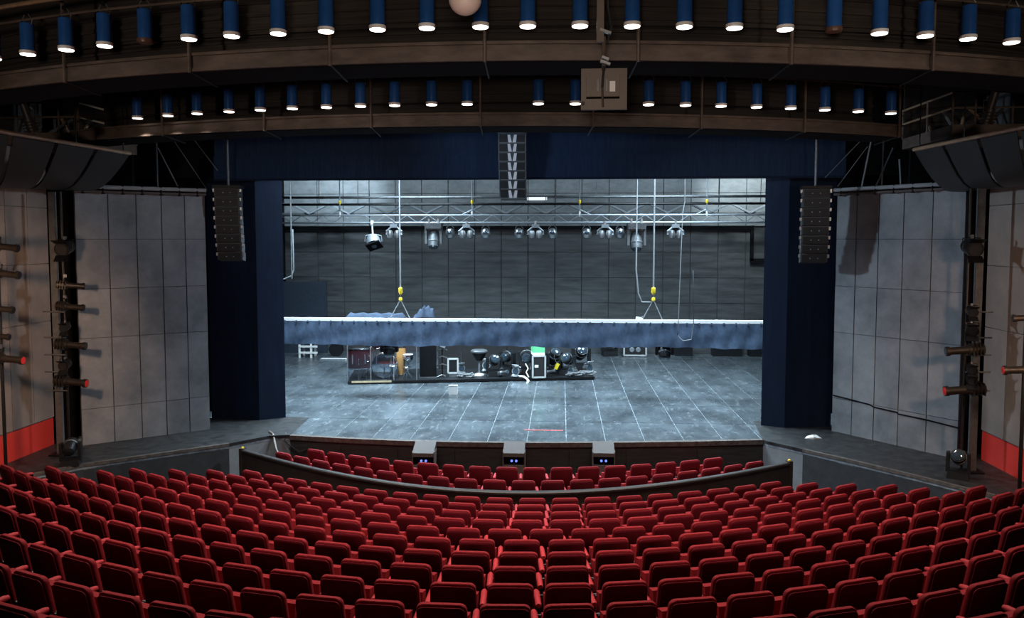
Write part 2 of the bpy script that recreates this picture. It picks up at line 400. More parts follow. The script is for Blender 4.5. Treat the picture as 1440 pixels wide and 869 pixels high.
# curved parapet between the pit rows and the raked rows
def ang_px(px, r, cy, z, lo=-1.35, hi=1.35):
    for _ in range(50):
        m_ = (lo + hi) / 2
        if proj((r * math.sin(m_), cy - r * math.cos(m_), z))[0] < px: lo = m_
        else: hi = m_
    return (lo + hi) / 2
PD = 13.88
pe = []
for target in (341, 1110):
    lo, hi = -7.5, 7.5
    for _ in range(50):
        m_ = (lo + hi) / 2
        if proj((m_, PD + pit_f(m_), 0))[0] < target: lo = m_
        else: hi = m_
    pe.append(lo)
par = struct(curve_sweep(pit_f, pe[0], pe[1], 48, [(PD + 0.05, -1.2), (PD - 0.05, -1.2), (PD - 0.05, -0.07), (PD + 0.05, -0.07)]).build('wall_parapet', M['parapet']), 'dark curved parapet wall around the front rows', 'wall')
curve_sweep(pit_f, pe[0], pe[1], 48, [(PD + 0.06, -0.07), (PD - 0.07, -0.07), (PD - 0.07, -0.035), (PD - 0.05, -0.02), (PD + 0.04, -0.02), (PD + 0.06, -0.035)]).build('cap_rail', M['rail'], par)
for x in pe:
    q = (x, PD + pit_f(x))
    MB().box((q[0], q[1], -0.6), (0.12, 0.12, 1.2)).build('end_post', M['parapet'], par, None)
    MB().lathe([(0.02, -0.01), (0.035, 0.0), (0.03, 0.02), (0.008, 0.03)], 10, (q[0], q[1], 0)).build('end_knob', M['yellow'], par)

# angled grey side walls beside the proscenium: boards on a dark backing
ZJ = [0.0, 0.80, 2.36, 3.44, 4.53, 5.55]
def board_wall(name, p, q, cols, zj, m, label):
    back = struct(MB().wallbox(p, q, -0.1, zj[-1] + 0.03, 0.18, off=-0.03).build(name, M['joint'], smooth=None), label, 'wall')
    for a, b in zip(cols, cols[1:]):
        for z0, z1 in zip(zj, zj[1:]):
            dz = random.uniform(-0.004, 0.004)
            MB().wallbox(p, q, z0 + 0.006, z1 - 0.006, 0.03, a + 0.0035, b - 0.0035, off=dz).build('wall_board', m, back, None)
    return back
board_wall('wall_grey_left', LB[0], LB[1], [0, .24, .45, .645, .83, 1.0], ZJ, M['wall_grey'], 'grey board wall between the lighting recess and navy proscenium leg')
board_wall('wall_grey_right', RB[0], RB[1], [0, .175, .36, .555, .77, 1.0], ZJ, M['wall_grey'], 'grey board wall with a long dark crack')
# the dark crack across the right wall's lower boards
d = (RB[1] - RB[0]).normalized(); nrm = Vector((d.y, -d.x, 0)); wr = bpy.data.objects['wall_grey_right']
pts = [RB[0].lerp(RB[1], u) + nrm * 0.012 + Vector((0, 0, z)) for u, z in ((0.01, .86), (.18, .83), (.33, .80), (.36, .76), (.55, .74), (.56, .71), (.77, .70), (1.0, .66))]
MB().tube(pts, 0.016, 5).build('wall_crack', M['dark'], wr)
# side walls of the auditorium: tall boards over a red dado
def side_wall(name, x, ys, sgn, label):
    back = struct(MB().bbox(min(x, x + 0.2 * sgn), max(x, x + 0.2 * sgn), ys[0], ys[-1], -1.3, 9.0).build(name, M['joint'], smooth=None), label, 'wall')
    zz = [0.62, 2.75, 4.0, 5.2, 6.6]
    for j, (a, b) in enumerate(zip(ys, ys[1:])):
        for z0, z1 in zip(zz, zz[1:]):
            e = random.uniform(0.0, 0.006)
            s0 = x - sgn * (0.035 + e)
            MB().bbox(min(x, s0), max(x, s0), a + 0.008, b - 0.008, z0 + 0.006, z1 - 0.006).build('wall_board', M['wall_outer'], back, None)
        s1 = x - sgn * 0.012
        MB().bbox(min(x, s1), max(x, s1), a, b, -1.2, 0.60).build('red_dado', M['red_panel'], back, None)
    return back
yl = [onx(p, 500, XWL).y for p in (12, 43, 71)]
yr = [onx(p, 500, XWR).y for p in (1418, 1386)]
step = 0.75
ysl = [yl[0] - step * k for k in range(9, 0, -1)] + yl
ysr = [yr[0] - step * k for k in range(9, 0, -1)] + yr
side_wall('wall_left', XWL, ysl, -1, 'taupe board side wall with a red dado')
side_wall('wall_right', XWR, ysr, 1, 'taupe board side wall with a red dado')
# dark recess behind the lighting booms
struct(MB().bbox(XWL - 0.9, XWL + 1.35, LB[0].y + 1.2, LB[0].y + 1.3, -0.2, 9).bbox(XWL - 0.9, XWL - 0.8, ysl[-1] - 0.3, LB[0].y + 1.3, -0.2, 9).build('wall_recess_left', M['dark'], smooth=None))
struct(MB().bbox(XWR - 1.1, XWR + 0.9, RB[1].y + 1.2, RB[1].y + 1.3, -0.2, 9).bbox(XWR + 0.8, XWR + 0.9, ysr[-1] - 0.3, RB[1].y + 1.3, -0.2, 9).build('wall_recess_right', M['dark'], smooth=None))
# walls behind and around the camera so that light stays in the house
struct(MB().bbox(-12, 12, -6.2, -6.0, -3, 9).build('wall_rear', M['dark'], smooth=None))
struct(MB().bbox(-12, -11.8, -6, 10, -3, 9).build('wall_far_left', M['dark'], smooth=None))
struct(MB().bbox(11.8, 12, -6, 10, -3, 9).build('wall_far_right', M['dark'], smooth=None))
struct(MB().bbox(-12.5, 12.5, -6, 32, 8.9, 9.0).build('ceiling', M['dark'], smooth=None))

# proscenium: header and two legs
YH = 18.55
zb = at(736, 250.5, YH).z
hx0, hx1 = at(300, 220, YH).x, at(1190, 220, YH).x
def pleats(x0, x1, z0, z1, y, n, amp, t=0.05):
    mb = MB(); top = []
    for j in range(n + 1):
        xx = x0 + (x1 - x0) * j / n
        yy = y + amp * math.sin(j * 1.9) * (0.5 + 0.5 * math.sin(j * 0.37))
        top.append((xx, yy))
    pl = [(a, b) for a, b in top] + [(a, y + t) for a, b in top[::-1]]
    return mb.prism(pl, z0, z1)
zm = at(736, 219, YH).z; zt = at(736, 186, YH).z
header = struct(pleats(hx0, hx1, zb, zm + 0.02, YH, 160, 0.008).build('wall_header', M['navy_head']), 'navy cloth header across the top of the proscenium', 'pelmet')
pleats(hx0, hx1, zm, zt + 0.3, YH + 0.06, 160, 0.008).build('upper_header', M['navy_head'], header)
MB().bbox(hx0, hx1, YH - 0.01, YH + 0.06, zb - 0.03, zb + 0.02).build('bottom_hem', M['navy_cloth'], header, None)
struct(MB().bbox(-12.3, 12.3, YH + 0.20, YH + 0.35, zb + 0.05, 9).build('wall_over_stage', M['dark'], smooth=None))
def leg(name, pts, label):
    o = None
    P = [onz(*p) for p in pts]
    mb = MB()
    root = None
    for a, b in zip(P, P[1:]):
        mb = MB(); d = (b - a); nn = Vector((d.y, -d.x, 0)).normalized(); mb.wallbox(a, b, 0.0, zb + 0.5, 0.22)
        if root is None:
            root = struct(mb.build(name, M['navy_cloth'], smooth=None), label, 'proscenium leg')
        else: mb.build('leg_face', M['navy_cloth'], root, None)
    return root
leg('wall_leg_left', [(298, 588.5), (331, 590), (365, 591), (402, 587)], 'navy cloth covered proscenium leg beside the grey wall')
leg('wall_leg_right', [(1070, 598), (1103, 601.5), (1136, 601), (1168, 600)], 'navy proscenium leg with a lighter inner face')
# black flanks that close the gaps beside the legs
struct(MB().bbox(XWL, LB[1].x + 0.3, LB[1].y + 1.9, LB[1].y + 2.0, 0, 9).build('wall_flank_left', M['dark'], smooth=None))
struct(MB().bbox(RB[0].x - 0.3, XWR, RB[0].y + 1.9, RB[0].y + 2.0, 0, 9).build('wall_flank_right', M['dark'], smooth=None))

# stage house: back wall of charcoal boards, paler upper wall, side walls
def bz(y): return at(736, y, YBACK).z
ztrim = bz(322)
bw = struct(MB().bbox(-12, 12, YBACK + 0.03, YBACK + 0.2, -0.1, 9).build('wall_back', M['joint'], smooth=None), 'charcoal board back wall of the stage', 'wall')
px0 = at(412, 400, YBACK).x
colw = at(660, 400, YBACK).x - at(623, 400, YBACK).x
zs = [0, 1.0, 2.0, 3.0, 4.0, ztrim]
for j in range(-1, 19):
    xa = px0 + colw * (j - 0.0)
    for z0, z1 in zip(zs, zs[1:]):
        MB().bbox(xa + 0.02, xa + colw - 0.02, YBACK - 0.01, YBACK + 0.04, z0 + 0.008, z1 - 0.008).build('back_board', M['back'], bw, None)
    for z0, z1 in ((ztrim + 0.10, bz(288)), (bz(288), bz(272)), (bz(272), bz(236))):
        MB().bbox(xa + 0.015, xa + colw - 0.015, YBACK - 0.03, YBACK + 0.04, z0 + 0.01, z1 - 0.01).build('upper_board', M['back_upper'], bw, None)
xr = at(1060, 330, YBACK - 0.1).x
mb = MB().bbox(px0 - 0.6, xr, YBACK - 0.14, YBACK - 0.02, ztrim - 0.02, ztrim + 0.12)
mb.bbox(xr - 0.12, xr, YBACK - 0.14, YBACK - 0.02, bz(366), ztrim).bbox(xr - 0.12, xr + 0.6, YBACK - 0.14, YBACK - 0.02, bz(368), bz(363))
struct(mb.build('trim_2', M['dark'], smooth=None))
struct(MB().bbox(-10.4, -10.2, 19.6, YBACK, 0, 9).build('wall_stage_left', M['dark'], smooth=None))
struct(MB().bbox(10.2, 10.4, 19.6, YBACK, 0, 9).build('wall_stage_right', M['dark'], smooth=None))

# ================================================================== THEATRE SEATS
def rounded_panel(w0, w1, h0, h1, r, y0, y1, tilt, inset=0.0, nseg=4, bev=0.012):
    """upright panel with rounded top corners: width w0 at height h0, w1 at h1, between depths y0 and y1, leaning back by tilt"""
    def outline(sh):
        pts = [(-w0/2 + sh, h0 + sh), (w0/2 - sh, h0 + sh)]
        for k in range(nseg + 1):
            a = PI/2 * k / nseg; pts.append((w1/2 - r + (r - sh) * math.cos(a), h1 - r + (r - sh) * math.sin(a)))
        for k in range(nseg + 1):
            a = PI/2 + PI/2 * k / nseg; pts.append((-w1/2 + r + (r - sh) * math.cos(a), h1 - r + (r - sh) * math.sin(a)))
        return pts
    mb = MB(); rings = []
    for y, sh in ((y0, inset + bev), (y0 + bev, inset), (y1 - bev, inset), (y1, inset + bev)):
        rings.append([(px, y - (pz - h0) * tilt, pz) for px, pz in outline(sh)])
    n = len(rings[0]); vs = [p for rg in rings for p in rg]
    fs = [(k*n + i, k*n + (i+1) % n, (k+1)*n + (i+1) % n, (k+1)*n + i) for k in range(3) for i in range(n)]
    fs += [tuple(range(n)), tuple(range(3*n, 4*n))]
    return mb.add(vs, fs)
seat_meshes = {}
def sm(key, mb, m, smooth=50):
    me = mb.mesh(key, smooth); me.materials.append(m); seat_meshes[key] = me
sm('backrest', rounded_panel(0.47, 0.445, 0.30, 0.86, 0.06, -0.027, 0.027, 0.20, bev=0.009), M['seat_red'])
sm('rear_panel', rounded_panel(0.47, 0.445, 0.24, 0.850, 0.06, -0.040, -0.025, 0.20, inset=0.010, bev=0.005), M['seat_back_shaded'])
mbq = MB()
q = rot('X', 78)
mbq.box((0, 0.10, 0.46), (0.44, 0.40, 0.10), q, 0.96)
sm('seat_cushion', mbq, M['seat_red'])
mba = MB()
for xx, yy in ((0, 0),):
    n = 8; vs = []
    for yv, s in ((0.03, 0.75), (0.06, 1), (0.32, 1), (0.36, 0.7)):
        for i in range(n):
            a = 2*PI*i/n + PI/8; vs.append((0.034 * s * math.cos(a), yv, 0.575 + 0.032 * s * math.sin(a)))
    fs = [(k*n+i, k*n+(i+1) % n, (k+1)*n+(i+1) % n, (k+1)*n+i) for k in range(3) for i in range(n)] + [tuple(range(n)), tuple(range(3*n, 4*n))]
    mba.add(vs, fs)
sm('armrest', mba, M['arm_red_lit'])
mbs = MB().box((0, 0.20, 0.33), (0.035, 0.34, 0.50), None, 0.95).box((0, 0.18, 0.03), (0.09, 0.30, 0.06))
sm('side_support', mbs, M['black_metal'], None)
mbh = MB().cyl((-0.035, -0.035, 0.50), (-0.035, -0.06, 0.50), 0.012, 8).cyl((0.035, -0.035, 0.50), (0.035, -0.06, 0.50), 0.012, 8).box((0, -0.03, 0.50), (0.10, 0.02, 0.035))
sm('hinge_bracket', mbh, M['steel_dull'])

def make_seat(loc, yaw, label, group, last=False):
    t = thing('theatre_seat', label, 'theatre seat', loc, (0, 0, yaw), group)
    b = part(seat_meshes['backrest'], 'backrest', None, t)
    part(seat_meshes['rear_panel'], 'rear_panel', None, b)
    part(seat_meshes['seat_cushion'], 'seat_cushion', None, t)
    for sx in ((-0.275, 0.275) if last else (-0.275,)):
        part(seat_meshes['armrest'], 'armrest', None, t, (sx, 0, 0))
        s_ = part(seat_meshes['side_support'], 'side_support', None, t, (sx, 0, 0))
        part(seat_meshes['hinge_bracket'], 'hinge_bracket', None, s_)
    return t

ORD = ['first', 'second', 'third', 'fourth', 'fifth', 'sixth', 'seventh', 'eighth', 'ninth', 'tenth', 'eleventh', 'twelfth', 'thirteenth', 'fourteenth', 'fifteenth', 'sixteenth']
ORDI = ORD + ['seventeenth', 'eighteenth', 'nineteenth', 'twentieth', 'twenty first', 'twenty second', 'twenty third']
def before_skirt(x, y, margin):
    pts = SKIRT
    for a, b in zip(pts, pts[1:]):
        if a.x <= x <= b.x and b.x > a.x:
            yy = a.y + (b.y - a.y) * (x - a.x) / (b.x - a.x)
            return y < yy - margin
    return False
seats = []       # (projected size, loc, yaw, label, group, last)
for k in range(NROWS):
    d_, z = row_d(k), row_z(k); ph = (-0.07 if k == 4 else 0.19)
    row = []
    for j in range(-24, 24):
        x, y, a = along(row_f, d_, ph + 0.275 + 0.55 * j)
        px, py, dd = proj((x, y, z + 0.86))
        if dd < 1 or not (-28 < px < 1468) or py > 869 + 6: continue
        if not before_skirt(x, y, 0.42) or not (XWL + 0.45 < x < XWR - 0.45): continue
        if not (-4.85 - 0.5 * k < x < 4.95 + 0.46 * k): continue
        row.append((j, 1 / dd, (x, y, z), a))
    for n_, (j, sz, loc, a) in enumerate(row):
        end = n_ in (0, len(row) - 1)
        lab = f'red upholstered theatre seat in the {ORD[k]} row behind the curved parapet'
        if k < 7:
            m_ = len(row) - 1 - n_
            lab = f'red theatre seat, {ORD[k]} row behind the parapet, ' + (f'{ORDI[n_]} from the uncracked grey wall' if n_ <= m_ else f'{ORDI[m_]} from the cracked grey wall')
        gap = n_ == len(row) - 1
        seats.append((sz, loc, a, lab, f'seats of the {ORD[k]} row behind the parapet', gap))
pit_seats = []
for nm, d_, z, ph, l0, l1, bend in (('front row below the stage', 15.7, -0.95, 0.13, 432, 1012, 0.72), ('second row below the stage', 14.75, -0.92, -0.04, 355, 1096, 0.88)):
    row = []
    for j in range(-20, 21):
        x, y, a = along(lambda q: bend * pit_f(q), d_, ph + 0.275 + 0.55 * j)
        if abs(x) > 5.35: continue
        px, py, dd = proj((x, y, z + 0.86))
        if not (l0 < px < l1): continue
        row.append((1 / dd, (x, y, z), a))
    for n_, (sz, loc, a) in enumerate(row):
        pit_seats.append((sz, loc, a, 'red theatre seat, %s, %s from the %s grey wall' % (nm, ORDI[min(n_, len(row) - 1 - n_)], 'uncracked' if n_ <= len(row) - 1 - n_ else 'cracked'), 'seats of the ' + nm, n_ == len(row) - 1))
seats.sort(key=lambda t: -t[0])
seats += pit_seats
seats.sort(key=lambda t: -t[0])
MAXI = 330
print('SEATS', len(seats))
for s in seats[:MAXI]: make_seat(*s[1:])
if len(seats) > MAXI:                      # the smallest ones in view, joined
    vs, fs, mi = [], [], []
    mlist = [M['seat_red'], M['seat_back_shaded'], M['arm_red_lit'], M['black_metal'], M['steel_dull']]
    for (_, loc, a, _l, _g, last) in seats[MAXI:]:
        mw = Matrix.Translation(loc) @ Matrix.Rotation(a, 4, 'Z')
        pieces = [('backrest', 0, 0), ('rear_panel', 0, 1), ('seat_cushion', 0, 0)]
        for sx in ((-0.275, 0.275) if last else (-0.275,)): pieces += [('armrest', sx, 2), ('side_support', sx, 3), ('hinge_bracket', sx, 4)]
        for key, sx, m_i in pieces:
            me = seat_meshes[key]; n0 = len(vs)
            vs += [mw @ (v.co + Vector((sx, 0, 0))) for v in me.vertices]
            for p in me.polygons: fs.append([n0 + i for i in p.vertices]); mi.append(m_i)
    me = bpy.data.meshes.new('distant_theatre_seats'); me.from_pydata(vs, [], fs)
    for m_ in mlist: me.materials.append(m_)
    me.polygons.foreach_set('material_index', mi); me.update()
    for p in me.polygons: p.use_smooth = True
    me.set_sharp_from_angle(angle=math.radians(50))
    o = bpy.data.objects.new('distant_theatre_seats', me); COL.objects.link(o); o['kind'] = 'stuff'
    tag(o, 'two most distant rows of red theatre seats, inside the parapet below the stage', 'theatre seats')

# ================================================================== CATWALKS AND HOUSE LIGHTS
def catwalk(name, R, cy, a0, a1, zl, floor_top, floor_bot, label, posts, wall_top, skew=0.0):
    t = thing(name, label, 'catwalk', (0, 0, 0), (0, 0, skew))
    n = 48
    MB().sweep(cy, a0, a1, n, [(R - 0.75, floor_bot), (R, floor_bot), (R, floor_top), (R - 0.75, floor_top)]).build('deck', M['brown_steel'], t)
    MB().sweep(cy, a0, a1, n, [(R, floor_top - 0.035), (R + 0.03, floor_top - 0.035), (R + 0.03, floor_top), (R, floor_top)]).build('upper_flange', M['brown_steel'], t)
    MB().sweep(cy, a0, a1, n, [(R, floor_bot), (R + 0.03, floor_bot), (R + 0.03, floor_bot + 0.03), (R, floor_bot + 0.03)]).build('lower_flange', M['brown_steel'], t)
    MB().sweep(cy, a0, a1, n, [(R - 0.73, floor_top), (R - 0.69, floor_top), (R - 0.69, wall_top), (R - 0.73, wall_top)]).build('back_boarding', M['mesh_wall'], t)
    for dz in (0.12, 0.27, 0.42, 0.58, 0.74):
        MB().sweep(cy, a0, a1, n, [(R - 0.69, floor_top + dz), (R - 0.66, floor_top + dz), (R - 0.66, floor_top + dz + 0.05), (R - 0.69, floor_top + dz + 0.05)]).build('batten', M['mesh_wall'], t)
    MB().sweep(cy, a0, a1, n, [(R - 0.74, floor_bot - 0.012), (R - 0.02, floor_bot - 0.012), (R - 0.02, floor_bot + 0.002), (R - 0.74, floor_bot + 0.002)]).build('underside_shade', M['dark'], t)  # added black sheet standing in for the shade below the deck
    def ring(z, rr, dr, m, nm):
        pts = []
        for j in range(n + 1):
            a = a0 + (a1 - a0) * j / n; pts.append(((R + dr) * math.sin(a), cy - (R + dr) * math.cos(a), z))
        MB().tube(pts, rr, 6).build(nm, m, t)
    ring(zl, 0.016, 0.38, M['brown_steel'], 'lamp_rail')
    ring(zl + 0.20, 0.028, 0.38, M['tan_pipe'], 'hand_rail')
    ring(floor_top + 0.16, 0.008, 0.02, M['black_metal'], 'guard_wire')
    for pxx in posts:
        a = ang_px(pxx, R, cy, zl)
        sx, sy = math.sin(a), math.cos(a)
        def pt(dr, z): return ((R + dr) * sx, cy - (R + dr) * sy, z)
        MB().tube([pt(0.05, floor_bot - 0.02), pt(0.05, wall_top)], 0.022, 6).build('post', M['brown_steel'], t)
        MB().tube([pt(0.03, floor_bot), pt(-0.5, floor_bot - 0.09)], 0.012, 6).build('brace', M['black_metal'], t)
    return t
N1 = dict(R=18.0, cy=27.0, z=6.86, skew=0.0); N2 = dict(R=18.0, cy=31.0, z=6.71, skew=0.03)
zrail1, zrail2 = 7.32, 7.18
catwalk('near_catwalk', 18.0, 27.0, -0.555, 0.525, 7.27, 6.78, 6.56, 'curved brown lighting catwalk nearest the seats', (93, 268, 465, 682, 897, 1112, 1310), 8.9)
catwalk('far_catwalk', 18.0, 31.0, ang_px(142, 18, 31, 6.6), ang_px(1312, 18, 31, 6.6), 7.20, 6.62, 6.40, 'curved brown lighting catwalk just in front of the navy header', (150, 268, 408, 556, 709, 868, 1022, 1170, 1306), 8.9, 0.03)

def make_can(lit):
    r = 0.083
    t = empty('house_light')
    MB().lathe([(r * 0.9, 0.36), (r, 0.35), (r, 0.02), (r * 0.97, 0.0)], 20).build('lamp_body', M['blue_can'], t)
    MB().lathe([(r * 1.12, 0.02), (r * 1.14, 0.0), (r * 1.10, -0.018), (r * 0.9, -0.018)], 20).build('rim', M['white'] if lit else M['unlit'], t)
    MB().lathe([(r * 1.02, -0.017), (r * 1.0, -0.027), (r * 0.5, -0.032)], 20).build('lens', M['glow'] if lit else M['unlit'], t)
    for sx in (-1, 1):
        MB().tube([(sx * 0.086, 0.0, 0.34), (sx * 0.088, 0, 0.40), (sx * 0.03, 0, 0.475), (0, 0, 0.48)], 0.008, 5).build('hanger', M['steel_dull'], t)
    MB().box((0, 0, 0.485), (0.06, 0.04, 0.04)).build('clamp', M['black_metal'], t)
    return t
spot = bpy.data.lights.new('house_downlight', 'SPOT'); spot.energy = 165; spot.color = (1.0, 0.86, 0.74)
spot.spot_size = math.radians(92); spot.spot_blend = 0.7; spot.shadow_soft_size = 0.08
can_on = make_can(True); can_off = make_can(False)
used = {}
def place_can(px, py, A, lit, label, group, zoff=0.0):
    R = A['R'] + 0.38; a = ang_px(px, R, A['cy'], A['z'] + 0.1)
    src = can_on if lit else can_off
    if id(src) not in used: o = src; used[id(src)] = 1
    else: o = copy_tree(src)
    x, y = R * math.sin(a), A['cy'] - R * math.cos(a)
    sk = A['skew']; x, y = x * math.cos(sk) - y * math.sin(sk), x * math.sin(sk) + y * math.cos(sk)
    y_ = y; x += (at(px, 150, y_).x - x)
    o.location = (x, y, A['z']); o.rotation_euler = (0, 0, a)
    tag(o, label, 'house light', group)
    if lit:
        l = bpy.data.objects.new('house_downlight', spot); COL.objects.link(l); l.location = (x, y, A['z'] - 0.05)
NEAR = (-6, 42, 96, 150, 207, 268, 328, 393, 460, 532, 601, 676, 742, 815, 888, 961, 1031, 1102, 1170, 1234, 1298, 1358, 1419)
FAR = (193, 236, 277, 322, 366, 411, 459, 507, 555, 607, 657, 757, 809, 861, 912, 964, 1014, 1064, 1112, 1160, 1207, 1253)
def counted(row, i, mid):
    """ordinal of a lamp counted outwards from what hangs at mid, and the wall it lies towards"""
    lower = [p for p in row if p < mid]
    return (ORD[len(lower) - 1 - i], 'uncracked') if row[i] < mid else (ORD[i - len(lower)], 'cracked')
for i, px in enumerate(NEAR):
    lit = px not in (207, 1170); o_, side = counted(NEAR, i, 654)
    place_can(px, 60, N1, lit, f"{'lit' if lit else 'unlit'} blue house light, nearer catwalk, {o_} from the globe towards the {side} wall", 'house lights of the nearer catwalk')
for i, px in enumerate(FAR):
    o_, side = counted(FAR, i, 709)
    place_can(px, 150, N2, True, f'lit blue house light, farther catwalk, {o_} from the centre array towards the {side} wall', 'house lights of the farther catwalk')

# side galleries at both ends of the farther catwalk
def gallery(sgn, label):
    x0, x1 = (-10.15, -8.5) if sgn < 0 else (8.05, 9.5)
    t = thing('side_gallery', label, 'gallery', group='side galleries')
    y0, y1 = 14.9, 17.0
    MB().bbox(x0, x1, y0, y1, 6.40, 6.62).build('deck', M['brown_steel'], t, None)
    xi = x1 if sgn < 0 else x0
    for z in (6.92, 7.2):
        MB().tube([(xi, y0, z), (xi, y1, z)], 0.022).build('rail', M['tan_pipe'], t)
        MB().tube([(x0, y0, z), (x1, y0, z)], 0.022).build('rail', M['brown_steel'], t)
    for yy in (y0, y0 + 1, y1):
        MB().tube([(xi, yy, 6.6), (xi, yy, 7.22)], 0.02).build('post', M['brown_steel'], t)
    for xx in (x0 + 0.4, (x0 + x1) / 2, x1 - 0.4):
        MB().tube([(xx, y0, 6.6), (xx, y0, 7.22)], 0.02).build('post', M['brown_steel'], t)
    MB().bbox(x0, x1, y1 - 0.05, y1, 6.62, 8.0).build('back_boarding', M['mesh_wall'], t, None)
    for k in range(7):
        yy = y0 + 0.3 + 0.3 * k
        MB().tube([((x0 + x1) / 2 + 0.3 * math.sin(k * 2.1), yy, 6.64), ((x0 + x1) / 2 + 0.4 * math.cos(k * 1.7), yy + 0.2, 6.95 + 0.1 * math.sin(k))], 0.03).build('pipe_piece', M['tan_pipe'] if k % 2 else M['steel_dull'], t)
gallery(-1, 'brown pipe railed side gallery at the uncracked grey wall side')
gallery(1, 'brown pipe railed side gallery at the cracked grey wall side')

# lighting lanterns -------------------------------------------------
def lantern(name, label, loc, rz, tilt, kind='profile', s=1.0, group=None, body=None, lens=None, gel=False):
    """theatre lantern on a hook clamp; its beam axis is local +Y, tilted by tilt degrees"""
    t = thing(name, label, 'stage light', loc, (0, 0, math.radians(rz)), group)
    body = body or M['black_metal']; lens = lens or M['dark_lens']
    s *= 0.8
    q = rot('X', tilt)
    def T(y, x=0, z=0): return (q @ Vector((x, y, z))) * s + Vector((0, 0, -0.20 * s))
    if kind == 'profile':
        MB().cyl(T(-0.18), T(0.05), 0.085 * s, 12).build('lamp_house', body, t)
        MB().cyl(T(0.05), T(0.36), 0.062 * s, 12).build('barrel', body, t)
        MB().cyl(T(0.33), T(0.38), 0.078 * s, 12).build('front_ring', body, t)
        MB().cyl(T(0.378), T(0.386), 0.062 * s, 12).build('lens', M['led_red'] if gel else lens, t)
        for k in range(4):
            MB().box(T(-0.15 + 0.05 * k), (0.19 * s, 0.012 * s, 0.19 * s), q).build('cooling_fin', body, t, None)
    elif kind == 'fresnel':
        MB().cyl(T(-0.16), T(0.16), 0.13 * s, 14, 0.15 * s).build('lamp_house', body, t)
        MB().cyl(T(0.155), T(0.175), 0.115 * s, 14).build('lens', lens, t)
        for k, (dx, dz, ang) in enumerate(((0, 0.17, 35), (0, -0.17, -35))):
            MB().box(T(0.22, 0, dz), (0.26 * s, 0.16 * s, 0.008 * s), rot('X', tilt + ang)).build('barn_door', body, t, None)
    for sx in (-1, 1):
        MB().tube([T(0, sx * 0.10 * (1.5 if kind == 'fresnel' else 1)), (sx * 0.11 * s * (1.4 if kind == 'fresnel' else 1), 0, -0.03 * s), (0, 0, -0.015 * s)], 0.012 * s, 5).build('yoke_arm', body, t)
    MB().box((0, 0, 0.0), (0.05 * s, 0.06 * s, 0.07 * s)).build('hook_clamp', M['steel_dull'], t, None)
    return t
def mover(name, label, loc, rz, pan=0, tilt=30, s=1.0, hang=True, group=None, body=None, lens=None):
    """moving head: base box, two yoke arms, tilting head with lens"""
    body = body or M['black_plastic']; lens = lens or M['lens_blue']
    t = thing(name, label, 'moving light', loc, (0, 0, math.radians(rz)), group)
    f = -1 if hang else 1
    MB().box((0, 0, f * 0.06 * s), (0.34 * s, 0.28 * s, 0.11 * s), None, 0.9 if f > 0 else 1.1).build('base', body, t, None)
    for sx in (-1, 1):
        MB().box((sx * 0.16 * s, 0, f * 0.27 * s), (0.05 * s, 0.13 * s, 0.34 * s)).build('yoke_arm', body, t, None)
    MB().box((0, 0, f * 0.13 * s), (0.36 * s, 0.14 * s, 0.04 * s)).build('yoke_bridge', body, t, None)
    q = rot('X', tilt); c = Vector((0, 0, f * 0.36 * s))
    h = MB().lathe([(0.05*s, -0.21*s), (0.10*s, -0.18*s), (0.125*s, -0.05*s), (0.125*s, 0.08*s), (0.11*s, 0.16*s)], 14, c, q).build('head', body, t)
    MB().lathe([(0.10*s, 0.155*s), (0.09*s, 0.185*s), (0.04*s, 0.20*s)], 14, c, q).build('lens', lens, h)
    MB().lathe([(0.128*s, 0.02*s), (0.135*s, 0.03*s), (0.135*s, 0.05*s), (0.128*s, 0.06*s)], 14, c, q).build('head_ring', M['steel_dull'], h)
    if hang:
        for sx in (-1, 1): MB().box((sx * 0.10 * s, 0, 0.045 * s), (0.04 * s, 0.07 * s, 0.10 * s)).build('hook_clamp', M['steel'], t, None)
    else:
        for sx in (-1, 1):
            for sy in (-1, 1): MB().cyl((sx*0.13*s, sy*0.1*s, -0.0), (sx*0.13*s, sy*0.1*s, 0.012*s), 0.02*s, 8).build('foot', M['black_plastic'], t)
    return t

# booms in the two recesses -----------------------------------------
def boom(px, ybase, label, side):
    b = onz(px, ybase)
    t = thing('lighting_boom', label, 'lighting boom', (b.x, b.y, 0), group='wall recess lighting booms')
    MB().box((0, 0, 2.75), (0.14, 0.06, 5.5)).build('channel', M['steel_dull'], t, None)
    MB().box((0, 0, 0.02), (0.35, 0.3, 0.04)).build('base_plate', M['black_metal'], t, None)
    MB().cyl((side * 0.22, -0.05, 0), (side * 0.22, -0.05, 5.5), 0.025, 8).build('pole', M['black_metal'], t)
    for py in (438, 474, 498, 522, 548):
        z = at(px, py, b.y).z
        MB().cyl((-0.22, -0.09, z), (0.24, -0.09, z), 0.016, 8).build('cross_arm', M['steel_dull'], t)
    return b
bl = boom(86, 640, 'steel lighting boom in the dark recess beside the uncracked grey wall', 1)
br = boom(1366, 664, 'steel lighting boom in the dark recess beside the cracked grey wall', -1)
